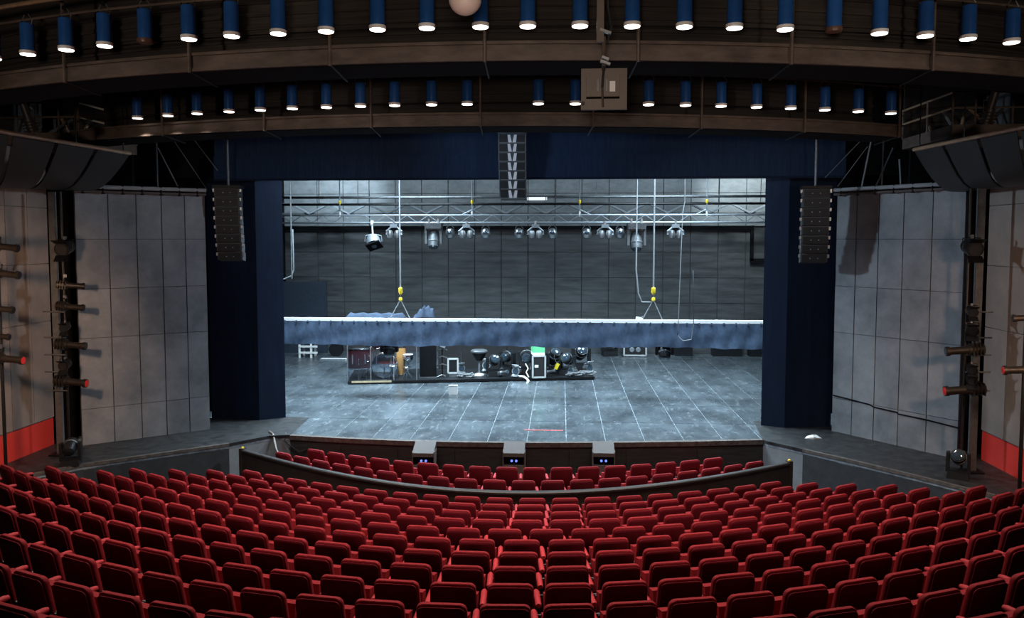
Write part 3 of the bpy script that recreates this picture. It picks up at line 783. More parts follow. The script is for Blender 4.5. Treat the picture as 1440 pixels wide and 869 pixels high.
for b, px, sg, rows in ((bl, 92, 1, ((352, 'fresnel', 1.25, 25, 0), (404, 'profile', 1.15, 60, 0), (434, 'profile', 1.2, 80, 0), (462, 'fresnel', 0.75, 40, 0), (488, 'profile', 1.35, 82, 0), (515, 'fresnel', 0.85, 30, 0), (540, 'profile', 1.45, 86, 1))),
                        (br, 1366, -1, ((352, 'fresnel', 1.3, -10, 0), (440, 'fresnel', 0.8, -30, 0), (466, 'fresnel', 0.95, -60, 0), (496, 'profile', 1.5, -84, 0), (521, 'fresnel', 0.75, -45, 0), (536, 'fresnel', 0.8, -60, 0), (552, 'profile', 1.6, -86, 1)))):
    names = ['topmost big round lantern', 'second lantern down', 'third lantern down', 'fourth lantern down', 'fifth lantern down', 'sixth lantern down', 'lowest lantern with a red gel']
    for k, (py, kd, s, ang, gel) in enumerate(rows):
        p = at(px, py, b.y - 0.16)
        side = 'left' if sg > 0 else 'right'
        # the beam turns from facing the house (-Y) toward the stage centre
        rz = 180 + (90 - abs(ang) - 90) * -1 * sg * -1
        rz = -ang if True else rz
        bm = M['lantern_body'] if (kd == 'profile') else M['black_metal']
        lantern('stage_lantern', 'black %s on the boom beside the %s grey wall' % (names[k], 'uncracked' if sg > 0 else 'cracked'), (p.x, b.y - 0.16, p.z + 0.2 * s), rz if kd == 'profile' else 180 - rz * 0.3, -6 if kd == 'profile' else -12, kd, s, 'lanterns on the recess booms, level %d' % (k + 1), bm, gel=bool(gel))
# moving lights on the aprons
p = onz(100, 654); mover('moving_light', 'black moving light on the apron floor by the uncracked grey wall', (p.x, p.y, 0), 20, tilt=-70, s=1.05, hang=False, group='moving lights on the aprons')
p = onz(1347, 672); mover('moving_light', 'black moving light on the apron floor by the cracked grey wall', (p.x, p.y, 0), -30, tilt=65, s=1.1, hang=False, group='moving lights on the aprons')
# lanterns on wall brackets at the outer walls
for px, py, s, lab in ((4, 350, 1.2, 'highest'), (6, 388, 1.2, 'second'), (0, 437, 1.1, 'third'), (-3, 475, 1.0, 'fourth'), (8, 508, 1.35, 'lowest')):
    Y = 13.6; p = at(px, py, Y)
    lantern('side_lantern', 'dark %s lantern of the cluster before the taupe left wall' % lab, (p.x - 0.1, Y, p.z + 0.2 * s), -84, -6, 'profile', s, 'lanterns before the left wall', M['lantern_body'], gel=(py == 508))
t = thing('lantern_pole', 'black pole carrying five lanterns before the taupe wall', 'lighting boom', group='poles before the taupe walls')
pp = at(-4, 430, 13.6); MB().cyl((pp.x, 13.66, -1), (pp.x, 13.66, 5.1), 0.03, 8).build('pole', M['black_metal'], t); MB().box((pp.x, 13.66, -0.98), (0.3, 0.3, 0.04)).build('base_plate', M['black_metal'], t, None)
for px, py, s, lab in ((1440, 450, 1.0, 'upper'), (1434, 524, 1.25, 'lower red gelled')):
    Y = 13.0; p = at(px, py, Y)
    lantern('side_lantern', 'dark %s lantern before the taupe right wall' % lab, (p.x + 0.15, Y, p.z + 0.2 * s), 80, -4, 'profile', s, None, M['lantern_body'], gel=(py == 524))
t = thing('lantern_pole', 'black pole carrying two lanterns before the taupe wall', 'lighting boom', group='poles before the taupe walls')
pp = at(1447, 430, 13.0); MB().cyl((pp.x, 13.06, -1), (pp.x, 13.06, 5.1), 0.03, 8).build('pole', M['black_metal'], t); MB().box((pp.x, 13.06, -0.98), (0.3, 0.3, 0.04)).build('base_plate', M['black_metal'], t, None)

# ================================================================== ACOUSTIC REFLECTORS AND PIPES
def reflector(sgn, top_px, bot_px, label):
    t = thing('acoustic_reflector', label, 'reflector', group='acoustic reflectors')
    zt_, zb_ = 6.15, 5.55
    T0, T1 = onz(*top_px[0], zt_), onz(*top_px[1], zt_)
    xw = (XWL + 0.25) if sgn < 0 else (XWR - 0.25)
    B0, B1 = onx(*bot_px[0], xw), onx(*bot_px[1], xw)
    n = 4
    for k in range(n):
        u0, u1 = k / n + 0.012, (k + 1) / n - 0.012
        vs = []; cols = 7
        for u in (u0, u1):
            for j in range(cols):
                v = j / (cols - 1)
                P = (T0.lerp(T1, u)).lerp(B0.lerp(B1, u), v)
                P.z -= 0.26 * math.sin(PI * v) * 1.0
                vs.append(P)
        off = Vector((0, 0, 0.05)); vs2 = [p + off for p in vs]
        fs = [(j, j+1, cols+j+1, cols+j) for j in range(cols-1)]
        m2 = len(vs)
        fs2 = [tuple(i + m2 for i in f[::-1]) for f in fs]
        rim = list(range(cols)) + list(range(2*cols-1, cols-1, -1))
        fs3 = [(rim[i], rim[(i+1) % len(rim)], rim[(i+1) % len(rim)] + m2, rim[i] + m2) for i in range(len(rim))]
        MB().add(vs + vs2, fs + fs2 + fs3).build('reflector_panel', M['reflector'], t)
    MB().tube([T0 + Vector((0, 0, 0.06)), T1 + Vector((0, 0, 0.06))], 0.035, 8).build('edge_pipe', M['tan_pipe'], t)
    for u in ((0.62, 0.95) if sgn < 0 else (0.05, 0.4)):
        P = T0.lerp(T1, u); MB().tube([P, (P.x, P.y, 8.9)], 0.012).build('suspension_rod', M['black_metal'], t)
    return T0, T1
TL = reflector(-1, ((-60, 180), (183, 220)), ((-60, 262), (112, 268)), 'black curved acoustic reflector with tan pipe, uncracked grey wall side')
TR = reflector(1, ((1285, 215), (1500, 172)), ((1352, 270), (1500, 255)), 'black curved acoustic reflector with tan pipe, cracked grey wall side')
for (px, py, T, ang) in ((48, 178, TL, -20), (1385, 165, TR, 20)):
    p = onz(px, py, 6.28)
    gl = lantern('gallery_lantern', 'dark lantern on the reflector pipe, %s grey wall side' % ('uncracked' if px < 700 else 'cracked'), (p.x, p.y - 0.1, p.z + 0.25), 180 + ang, 70, 'profile', 1.15, 'lanterns on the reflector pipes', M['lantern_body']); MB().tube([(0, 0, 0.03), (0, 0, 8.95 - p.z - 0.25)], 0.016).build('drop_rod', M['black_metal'], gl)

# scaffold pipes along the top of the grey walls, with hanging chains
for (p, q, tilt, lab, sg) in ((LB[0], LB[1], 0, 'pale double pipe along the top of the uncracked grey wall', -1), (RB[0], RB[1], 0, 'pale double pipe along the top of the cracked grey wall', 1)):
    t = thing('wall_top_pipe', lab, 'pipe', group='pipes along the grey walls')
    d = (q - p).normalized(); nn = Vector((d.y, -d.x, 0)) * 0.12
    for zz, m_, r in ((5.66, M['return_grey'], 0.045), (5.56, M['taupe_lid'], 0.03)):
        MB().cyl(p + nn + Vector((0, 0, zz)), q + nn + Vector((0, 0, zz)), r, 8).build('pipe', m_, t)
    for k in range(7):
        c = p.lerp(q, 0.06 + k * 0.145) + nn
        MB().box(c + Vector((0, 0, 5.61)), (0.05, 0.07, 0.2)).build('pipe_clamp', M['black_metal'], t, None)
# slanting stays and cables above the walls
def cable(name, pts, r, m, label, group=None, cat='cable'):
    return tag(MB().tube(pts, r, 6).build(name, m), label, cat, group)
for px0_, py0_, px1_, py1_, r, m_ in ((222, 222, 250, 262, .015, 'cable'), (240, 205, 292, 268, .008, 'cable'), (265, 200, 306, 240, .008, 'cable'), (220, 215, 222, 262, .02, 'steel_dull'), (1226, 208, 1212, 262, .02, 'cable'), (1256, 222, 1232, 262, .022, 'steel_dull'), (1217, 205, 1160, 250, .008, 'cable'), (1220, 220, 1178, 262, .008, 'cable'), (1265, 238, 1267, 264, .022, 'return_grey'), (1243, 200, 1240, 262, .02, 'steel_dull')):
    Y = 18.3
    cable('rigging_stay', [at(px0_, py0_ - 14, Y), at(px1_, py1_, Y)], r, M[m_], 'thin stay above the %s grey wall, beside the header' % ('uncracked' if px0_ < 700 else 'cracked'), 'stays of the %s wall' % ('uncracked' if px0_ < 700 else 'cracked'), 'stay')

# ================================================================== LINE ARRAYS
def side_array(px, y0, y1, Y, yaw, label):
    top, bot = at(px, y0, Y), at(px, y1, Y)
    t = thing('line_array', label, 'speaker array', (top.x, Y, top.z), (0, 0, math.radians(yaw)), 'side line arrays')
    H = top.z - bot.z; n = 8; h = H / n
    for k in range(n):
        z = -h * (k + 0.5); y = 0.005 * k * k
        a = -1.0 * k
        q = rot('X', a)
        c = MB().box((0, y, z), (0.56, 0.40, h * 0.93), q).build('cabinet', M['speaker'], t, None)
        MB().box((0, y - 0.205, z), (0.50, 0.015, h * 0.80), q).build('grille', M['grille'], c, None)
        for sx in (-1, 1):
            MB().box((sx * 0.30, y - 0.12, z + h * 0.25), (0.04, 0.10, h * 0.34), q).build('rigging_plate', M['steel'], c, None)
            MB().box((sx * 0.08 , y - 0.215, z), (0.022, 0.006, 0.022), q).build('badge', M['alu'], c, None)
    MB().box((0, 0, 0.03), (0.62, 0.5, 0.06)).build('fly_frame', M['black_metal'], t, None)
    MB().tube([(0, 0, 0.05), (0, 0, 1.15)], 0.032, 8).build('hanging_bar', M['steel_dull'], t); MB().tube([(0, 0, 1.1), (0, 0, 8.95 - top.z)], 0.012, 5).build('chain', M['black_metal'], t) #, M['steel_dull'], t)
    MB().box((0, -0.05, 1.17), (0.16, 0.14, 0.10)).build('hoist_clamp', M['black_metal'], t, None)
side_array(321, 265, 367, 18.0, 12, 'black line array of eight cabinets hanging beside the uncracked grey wall')
side_array(1147, 266, 370, 17.7, -12, 'black line array of eight cabinets hanging beside the cracked grey wall')
top, bot = at(721, 190, 18.1), at(721, 279, 18.1)
t = thing('centre_line_array', 'centre line array of seven cabinets hanging before the navy header', 'speaker array', (top.x, 18.1, top.z))
H = top.z - bot.z; n = 7; h = H / n
for k in range(n):
    z = -h * (k + 0.5); y = 0.008 * k * k
    q = rot('X', -1.8 * k)
    c = MB().box((0, y, z), (0.60, 0.38, h * 0.95), q).build('cabinet', M['speaker'], t, None)
    for sx in (-1, 1):
        MB().box((sx * 0.20, y - 0.195, z), (0.17, 0.014, h * 0.78), q).build('grille', M['grille'], c, None)
        MB().box((sx * 0.306, y - 0.15, z), (0.02, 0.12, h * 0.98), q).build('rigging_plate', M['steel_dull'], c, None)
        # V-shaped horn flare
        f_ = [(0.105, 0.42), (0.045, 0.42), (0.008, -0.42), (0.085, -0.42)]
        a = [(sx * fx, y - 0.212, z + h * fz) for fx, fz in f_]; b = [(sx * fx, y - 0.19, z + h * fz) for fx, fz in f_]
        MB().add(a + b, [(0, 1, 2, 3), (7, 6, 5, 4), (0, 4, 5, 1), (1, 5, 6, 2), (2, 6, 7, 3), (3, 7, 4, 0)]).build('horn_flare', M['white'], c, None)
    MB().box((0, y - 0.196, z - h * 0.46), (0.58, 0.02, 0.02), q).build('cabinet_edge', M['steel_dull'], c, None)
MB().box((0, -0.05, 0.05), (0.64, 0.42, 0.09)).build('fly_frame', M['steel_dull'], t, None)
MB().tube([(-0.02, 0, 0.09), (-0.18, -0.9, 0.75)], 0.02).build('hanging_bar', M['brown_steel'], t)
MB().tube([(0.1, 0, 0.09), (0.1, 0, 2.4)], 0.015).build('chain', M['black_metal'], t)

# monitor on a drop pole, back towards the seats; globe
Y = 8.2
c = at(849.5, 125, Y); s = Y / FPX
t = thing('hanging_monitor', 'square taupe monitor seen from behind on a drop pole', 'monitor', (c.x, Y, c.z))
MB().box((0, 0.03, 0), (63 * s, 0.05, 56 * s)).build('panel', M['taupe'], t, None)
h_ = MB().box((-2 * s, -0.02, 2 * s), (45 * s, 0.06, 30 * s), None).build('rear_housing', M['taupe'], t, None)
MB().box((-2 * s, -0.05, -13 * s), (45 * s, 0.03, 2.2 * s)).build('vent_slot', M['dark'], t, None)
MB().box((11 * s, -0.055, 2 * s), (7.5 * s, 0.006, 14 * s)).build('white_sticker', M['white'], t, None)
for sx in (-9, 3): MB().box((sx * s, -0.06, 3 * s), (2.5 * s, 0.03, 17 * s)).build('mount_bracket', M['steel_dull'], t, None)
MB().tube([(-3 * s, -0.07, 0), (-2 * s, -0.08, 15 * s), (-1 * s, -0.05, 29 * s)], 0.014).build('power_cable', M['cable_dark'], t)
MB().tube([(-2 * s, -0.06, -26 * s), (-2.5 * s, -0.07, -15 * s), (-3 * s, -0.08, 0)], 0.012).build('power_cable', M['taupe_lid'], t)
MB().cyl((-29 * s, -0.05, -20 * s), (-29 * s, 0.0, -20 * s), 0.018, 8).build('knob', M['cable_dark'], t)
MB().cyl((-1 * s, -0.03, 24 * s), (-1 * s, -0.03, 70 * s), 0.020, 8).build('thin_pole', M['brown_steel'], t)
MB().box((-6 * s, -0.03, 120 * s), (10 * s, 0.05, 116 * s)).build('drop_pole', M['taupe'], t, None)
for dz, w_ in ((34, 14), (40, 10), (76, 16)): MB().box((1 * s, -0.05, dz * s), (w_ * s, 0.05, 3.5 * s), rot('Y', 20)).build('pipe_clamp', M['steel'], t, None)
MB().tube([(3 * s, -0.05, 60 * s), (9 * s, -0.06, 82 * s), (4 * s, -0.04, 110 * s), (3 * s, -0.04, 170 * s)], 0.012).build('signal_cable', M['cable_dark'], t)
Y = 6.4; c = at(654, -2, Y); r = 23 / FPX * Y
t = thing('globe_lamp', 'round pinkish white globe hanging above the catwalk lights', 'globe', (c.x, Y, c.z))
MB().lathe([(r * math.sin(PI * k / 14 + 0.001), -r * math.cos(PI * k / 14)) for k in range(15)], 24).build('globe_shell', M['globe'], t, 80)
MB().tube([(0, 0, r * 0.95), (0, 0, 8.9 - c.z)], 0.01).build('suspension_cord', M['cable_dark'], t)
MB().cyl((0, 0, r * 0.93), (0, 0, r * 1.15), 0.04, 12).build('cap', M['black_metal'], t)

# ================================================================== STAGE EDGE
for px, which in ((599, 'nearest the drooping taupe cable'), (724, 'the middle one of three'), (848, 'farthest from the drooping taupe cable')):
    top = onz(px, 622.0)
    t = thing('front_fill_box', 'taupe front fill box on the stage front, ' + which, 'speaker box', (top.x, top.y - 0.03, 0), group='front fill boxes')
    w_ = 0.47
    MB().bbox(-w_/2, w_/2, -0.34, 0.0, -0.95, -0.42).build('lower_cabinet', M['taupe'], t, None)
    MB().bbox(-w_/2 + 0.01, w_/2 - 0.01, -0.28, 0.0, -0.42, -0.14).build('slot', M['dark'], t, None)
    MB().add([(-w_/2, -0.38, -0.22), (w_/2, -0.38, -0.22), (w_/2, -0.36, -0.14), (-w_/2, -0.36, -0.14), (-w_/2, 0.02, 0.03), (w_/2, 0.02, 0.03), (w_/2, 0.02, -0.10), (-w_/2, 0.02, -0.10)],
             [(0, 1, 2, 3), (3, 2, 5, 4), (0, 7, 6, 1), (4, 5, 6, 7), (0, 3, 4, 7), (1, 6, 5, 2)]).build('sloping_lid', M['taupe_lid'], t, None)
    for sx in (-0.05, 0.05):
        MB().cyl((sx, -0.27, -0.33), (sx, -0.30, -0.33), 0.026, 10).build('driver_button', M['led_blue'], t)
    for sx in (-1, 1): MB().bbox(sx * w_/2 - 0.012, sx * w_/2 + 0.012, -0.34, 0, -0.95, -0.12).build('side_panel', M['taupe'], t, None)
    MB().tube([(0.0, -0.30, -0.36), (0.02, -0.36, -0.5), (-0.02, -0.35, -0.62)], 0.008).build('cord', M['cable_dark'], t)
p = onz(1143, 617); tag(MB().add([(p.x - .18, p.y, .008), (p.x, p.y - .06, .05), (p.x + .2, p.y, .012), (p.x + .12, p.y + .14, .06), (p.x - .1, p.y + .12, .03), (p.x, p.y + .03, .09),
     (p.x - .18, p.y, .004), (p.x, p.y - .06, .004), (p.x + .2, p.y, .004), (p.x + .12, p.y + .14, .004), (p.x - .1, p.y + .12, .004)],
     [(0, 1, 5), (1, 2, 5), (2, 3, 5), (3, 4, 5), (4, 0, 5), (10, 9, 8, 7, 6), (0, 6, 7, 1), (1, 7, 8, 2), (2, 8, 9, 3), (3, 9, 10, 4), (4, 10, 6, 0)]).build('crumpled_paper', M['white'], smooth=None), 'crumpled white paper on the black apron by the navy leg', 'paper')
a = onz(379, 608); cable('floor_cable', [a + Vector((0, 0, .02)), Vector((a.x + .18, a.y - .25, .02)), Vector((a.x + .36, a.y - .55, -.25)), Vector((a.x + .6, a.y - .75, -.55)), Vector((a.x + .9, a.y - .8, -.92))], 0.028, M['taupe'], 'thick taupe cable drooping from the stage into the pit')
a = onz(400, 611); cable('floor_cable', [Vector((a.x, a.y + .1, .01)), Vector((a.x + .05, a.y - .12, -.12)), Vector((a.x + .4, a.y - .18, -.36)), Vector((a.x + .8, a.y - .14, -.22)), Vector((a.x + .95, a.y - .1, -.12))], 0.018, M['cable_dark'], 'black cable looped on the wooden stage front')
# tape and white block on the stage floor
a, b = onz(737, 604), onz(792, 606)
tag(MB().bbox(a.x, b.x, (a.y + b.y) / 2 - .03, (a.y + b.y) / 2 + .03, 0.0005, 0.004).build('floor_tape', M['tape'], smooth=None), 'strip of red tape on the stage floor', 'tape')
a = onz(637, 555)
t = thing('white_block', 'small white block standing on the stage floor', 'box', (a.x, a.y, 0))
MB().box((0, 0.05, 0.13), (0.25, 0.10, 0.26)).build('block_body', M['white'], t, None); MB().box((0, 0.05, 0.265), (0.26, 0.11, 0.012)).build('lid', M['white'], t, None)

# ================================================================== BATTEN WITH THE BLUE BORDER
YB = 21.6
pl, pr = at(392, 449, YB), at(1083, 452.5, YB); zp = (pl.z + pr.z) / 2
t = thing('border_batten', 'white topped batten carrying a wide blue cloth border', 'batten', (0, YB, zp))
MB().box(((pl.x + pr.x) / 2, 0, 0), (pr.x - pl.x, 0.12, 0.085)).build('batten_top', M['white'], t, None)
MB().cyl((pl.x, 0.0, -0.07), (pr.x, 0, -0.07), 0.035, 8).build('pipe', M['steel'], t)
# cloth: ruffled sheet with a wavy lower hem
nx, nz = 260, 8; vs = []; fs = []
zbot = at(736, 487, YB).z - zp
for side in (0, 1):
    for j in range(nz + 1):
        v = j / nz
        for i in range(nx + 1):
            u = i / nx; xx = pl.x + (pr.x - pl.x) * u
            amp = 0.010 + 0.022 * v
            yy = -0.06 - amp * (math.sin(xx * 6.1 + 1.3 * math.sin(xx * 1.7)) * 0.5 + 0.35 * math.sin(xx * 13.0 + v * 2.5) + 0.3 * math.sin(v * 7 + xx * 2.3)) + side * 0.012
            zz = -0.05 + (zbot + 0.05 - 0.035 * math.sin(xx * 1.3) * 0.5) * v + 0.012 * math.sin(xx * 9)
            vs.append((xx, yy, zz))
W_ = nx + 1
for side in (0, 1):
    o_ = side * W_ * (nz + 1)
    for j in range(nz):
        for i in range(nx):
            f = (o_ + j*W_ + i, o_ + j*W_ + i + 1, o_ + (j+1)*W_ + i + 1, o_ + (j+1)*W_ + i)
            fs.append(f if side == 0 else f[::-1])
o_ = W_ * (nz + 1)
for i in range(nx):
    fs.append((nz*W_ + i, nz*W_ + i + 1, o_ + nz*W_ + i + 1, o_ + nz*W_ + i)); fs.append((i, o_ + i, o_ + i + 1, i + 1))
MB().add(vs, fs).build('cloth_border', M['border'], t, 80)
k = 0
xx = pl.x + 0.2
while xx < pr.x:
    MB().box((xx, -0.075, -0.05), (0.05, 0.012, 0.05), rot('Y', 20 * math.sin(k * 2.3))).build('cloth_tie', M['border'], t, None)
    xx += 0.33; k += 1
# hoists with wire and bridle
for px, label in ((563, 'steel hoist wire with yellow hook and bridle, free of other cables'), (919, 'steel hoist wire with yellow hook beside a looped cable')):
    h0 = at(px, 408, YB); 
    t = thing('hoist_wire', label, 'hoist', (h0.x, YB + 0.02, zp))
    zh = h0.z - zp
    MB().cyl((0, 0, zh), (0, 0, 8.9 - zp), 0.022, 6).build('wire', M['cable'], t)
    MB().lathe([(0.02, zh + 0.08), (0.055, zh + 0.06), (0.06, zh - 0.06), (0.03, zh - 0.12)], 10).build('hook_block', M['yellow'], t)
    MB().lathe([(0.02, zh - 0.20), (0.05, zh - 0.22), (0.05, zh - 0.28), (0.015, zh - 0.32)], 10).build('ring', M['yellow'], t)
    MB().cyl((0, 0, zh - 0.22), (0, 0, zh - 0.1), 0.015, 6).build('shackle', M['steel'], t)
    for sx in (-0.30, 0.26): MB().tube([(0, 0, zh - 0.27), (sx, 0, 0.03)], 0.016).build('bridle_leg', M['cable'], t)
hk = at(917, 425, YB + 0.05)
q0 = at(896, 245, YB + 0.05)
cable('loop_cable', [(q0.x, YB + .05, 7.4), (q0.x, YB + .05, at(896, 380, YB).z), (q0.x + .06, YB + .05, at(899, 412, YB).z), (q0.x + .16, YB + .05, at(905, 425, YB).z), (hk.x, YB + .05, hk.z)], 0.022, M['cable'], 'grey cable hanging in a loop to the hoist hook')
q0 = at(957, 250, YB - .2); q1 = at(960, 300, YB - .2)
cable('loop_cable', [(q1.x + .05, YB - .2, 8.9), (q1.x + .05, YB - .2, q1.z + .3), (q1.x, YB - .2, q1.z), (q1.x - .08, YB - .2, at(957, 455, YB).z), (q1.x - .1, YB - .2, at(955, 470, YB).z), (q1.x + .05, YB - .2, at(960, 478, YB).z), (q1.x + .28, YB - .2, at(968, 476, YB).z), (q1.x + .33, YB - .2, at(972, 455, YB).z), (q1.x + .30, YB - .2, at(972, 380, YB).z)], 0.012, M['cable'], 'thin grey cable looping in front of the blue border')
for px0_, px1_, label, n_ in ((487, 572, 'flat blue cloth bundle lying on the batten', 0), (582, 612, 'lumpy blue cloth pile lying on the batten', 1)):
    a, b = at(px0_, 446, YB + .25), at(px1_, 446, YB + .25)
    z0 = zp + 0.02; L_ = b.x - a.x; vs = []; N_ = 14
    prof = [(0.0, 0.0), (0.12, 0.02), (0.22, 0.12), (0.10, 0.2), (-0.08, 0.17), (-0.14, 0.05)]
    mb = MB()
    for i in range(N_ + 1):
        u = i / N_
        hh = (0.85 if n_ == 0 else 0.6 + 1.3 * math.sin(PI * min(1, 0.15 + (1 - u) * 0.9))) * (0.25 if i in (0, N_) else 1) * (1 + 0.12 * math.sin(i * 2.1))
        for (yy, zz) in prof: vs.append((a.x + L_ * u, YB + 0.17 + yy, z0 - 0.03 + zz * hh))
    fs = [(i*6 + k, i*6 + (k+1) % 6, (i+1)*6 + (k+1) % 6, (i+1)*6 + k) for i in range(N_) for k in range(6)] + [tuple(range(6)), tuple(range(N_*6, N_*6+6))]
    tag(mb.add(vs, fs).build('cloth_bundle', M['bundle'], None, 60), label, 'cloth')
t_ = at(899, 446, YB); 
t = thing('batten_clamp', 'small white clamp on the batten beside the bridle', 'clamp', (t_.x, YB, zp + .035))
MB().box((0, 0, .04), (.18, .08, .08), rot('Y', 12)).build('clamp_body', M['white'], t, None); MB().box((.09, 0, .05), (.05, .06, .12)).build('clamp_screw', M['steel'], t, None)

# ================================================================== TRUSS AND STAGE LIGHTS
YT = 27.0
zt0, zt1 = at(736, 302.5, YT).z, at(736, 313, YT).z
xa, xb = -10.0, 10.1
t = thing('lighting_truss', 'long silver lighting truss across the stage', 'truss')
for z, yy in ((zt0, 0), (zt1, -0.12), (zt1, 0.14)):
    MB().cyl((xa, YT + yy, z), (xb, YT + yy, z), 0.032, 8).build('chord', M['alu'], t)
n = 54
for k in range(n):
    u0, u1 = xa + (xb - xa) * k / n, xa + (xb - xa) * (k + 1) / n
    za, zb_ = (zt0, zt1) if k % 2 else (zt1, zt0)
    MB().cyl((u0, YT - 0.06, za), (u1, YT - 0.06, zb_), 0.013, 5).build('web', M['alu'], t)
# second, dark pipe pair and roof struts farther up
t = thing('dark_batten', 'dark double pipe batten above the truss', 'batten')
for py, r in ((277, 0.045), (287, 0.04)):
    z = at(736, py, 27.8).z; MB().cyl((xa, 27.8, z), (xb, 27.8, z), r, 8).build('pipe', M['black_metal'] if py == 287 else M['steel_dull'], t)
for k in range(14):
    x = -9.2 + k * 1.42; z = at(736, 277, 27.8).z; MB().cyl((x, 27.8, z - 0.28), (x, 27.8, 8.92), 0.012, 5).build('drop_wire', M['steel_dull'], t)
t = thing('roof_girder', 'pale zigzag girder behind the truss', 'girder')
yz0, yz1 = at(736, 286, 30.0).z, at(736, 300, 30.0).z
for zz in (yz0, yz1): MB().box((0, 30.0, zz), (20, 0.08, 0.07)).build('chord', M['steel_dull'], t, None)
for k in range(13):
    x0 = -9.6 + k * 1.53
    MB().cyl((x0, 29.95, yz0), (x0 + 0.76, 29.95, yz1), 0.045, 5).build('strut', M['alu'], t)
    MB().cyl((x0 + 0.76, 29.95, yz1), (x0 + 1.53, 29.95, yz0), 0.045, 5).build('strut', M['alu'], t)
for i, px in enumerate((478, 664, 815, 994)):
    b = at(px, 300, YT)
    t = thing('chain_hoist', 'thin chain hoist with yellow hook on the truss, %s from the cracked wall side' % ORD[3 - i], 'hoist', (b.x, YT, zt0), group='truss chain hoists')
    MB().cyl((0, 0, 0.03), (0, 0, 8.9 - zt0), 0.02, 6).build('chain', M['alu'], t)
    MB().lathe([(0.02, 0.52), (0.045, 0.5), (0.045, 0.42), (0.02, 0.38)], 8).build('hook', M['yellow'], t)
    MB().box((0, 0, 0.22), (0.06, 0.06, 0.16)).build('hoist_body', M['alu'], t, None)
    MB().tube([(0, 0, 0.16), (0.0, 0, -0.05)], 0.03).build('sling', M['white'], t)
    for sx in (-0.4, 0.4): MB().tube([(0, 0, 0.2), (sx, 0, 0.0)], 0.012).build('sling_leg', M['alu'], t)
# a bank: twin-lobed wash lights, small domes, big moving heads and one square-fronted flood
def twin_wash(px, py, label, group, s=1.25):
    p = at(px, 312, YT - 0.12); zc = at(px, py, YT - 0.12).z - p.z
    t = thing('wash_light', label, 'stage light', (p.x, YT - 0.12, p.z), group=group)
    MB().box((0, 0, -0.03), (0.07, 0.08, 0.12)).build('hook_clamp', M['steel'], t, None)
    MB().box((0, 0, -0.14), (0.20 * s, 0.18, 0.12)).build('base', M['alu'], t, None)
    for sx in (-1, 1):
        MB().tube([(sx * 0.08 * s, 0, -0.18), (sx * 0.21 * s, 0, zc * 0.72), (sx * 0.21 * s, 0, zc)], 0.028 * s, 6).build('yoke_arm', M['alu'], t)
        MB().lathe([(0.03, 0.16), (0.085, 0.13), (0.12, 0.0), (0.09, -0.11), (0.03, -0.14)], 12, (sx * 0.10 * s, -0.05, zc), rot('Z', 0)).build('lamp_lobe', M['steel'], t)
    MB().cyl((-0.2 * s, 0, zc), (0.2 * s, 0, zc), 0.03, 6).build('axle', M['black_metal'], t)
def dome(px, py, label, group):
    p = at(px, 312, YT + 0.14); zc = at(px, py, YT + 0.14).z - p.z
    t = thing('dome_light', label, 'stage light', (p.x, YT + 0.14, p.z), group=group)
    MB().box((0, 0, -0.03), (0.06, 0.07, 0.12)).build('hook_clamp', M['steel_dull'], t, None)
    MB().tube([(-0.13, 0, zc), (-0.13, 0, zc + 0.18), (0, 0, -0.06), (0.13, 0, zc + 0.18), (0.13, 0, zc)], 0.016, 5).build('yoke', M['steel_dull'], t)
    MB().lathe([(0.04, 0.18), (0.12, 0.13), (0.17, 0.02), (0.165, -0.08), (0.12, -0.16), (0.04, -0.19)], 14, (0, 0, zc)).build('lamp_head', M['steel'], t)
    MB().lathe([(0.09, 0.0), (0.085, 0.03), (0.03, 0.05)], 12, (0, -0.12, zc), rot('X', 90)).build('lens', M['lens_blue'], t)
for i, px in enumerate((554, 656, 753, 851, 950)): twin_wash(px, 330, 'silver twin lobed wash light on the truss, %s from the square fronted flood' % ORD[i], 'twin wash lights on the truss')
for i, px in enumerate((633, 683, 730, 777, 825, 872)): dome(px, 328, 'small round grey lamp behind the truss, %s from the square fronted flood' % ORD[i], 'round lamps behind the truss')
for px, s in ((610, 1.6), (895, 1.7)):
    p = at(px, 314, YT - 0.1); mover('moving_light', 'large grey moving head on the truss ' + ('near the square fronted flood' if px < 700 else 'above the loop cable'), (p.x, YT - 0.12, p.z), 0, tilt=160, s=s, hang=True, group='moving heads on the truss', body=M['steel_dull'])
p = at(523, 312, YT - 0.15)
t = thing('flood_light', 'silver flood light with black square front hanging lowest on the truss', 'stage light', (p.x, YT - 0.12, p.z))
MB().box((0, 0, -0.02), (0.08, 0.08, 0.14)).build('hook_clamp', M['white'], t, None)
MB().tube([(0, 0, -0.05), (0.02, 0, -0.45)], 0.03).build('drop_arm', M['white'], t)
q = rot('Y', -18) @ rot('X', -30); cc = Vector((0.05, -0.05, -0.68))
MB().lathe([(0.10, 0.22), (0.20, 0.18), (0.25, 0.05), (0.25, -0.12)], 16, cc, q).build('lamp_house', M['alu'], t)
MB().tube([cc + Vector((-0.3, 0, 0)), cc + Vector((-0.28, 0, 0.2)), Vector((0.02, 0, -0.42)), cc + Vector((0.28, 0, 0.2)), cc + Vector((0.3, 0, 0))], 0.02).build('yoke', M['alu'], t)
fr = MB().box(cc + q @ Vector((0, 0, -0.18)), (0.50, 0.46, 0.05), q).build('square_front', M['dark'], t, None)
MB().lathe([(0.10, -0.21), (0.09, -0.225), (0.03, -0.23)], 14, cc, q).build('lens', M['lens_blue'], fr)
a, b = at(741, 279, 27.5), at(769, 279, 27.5)
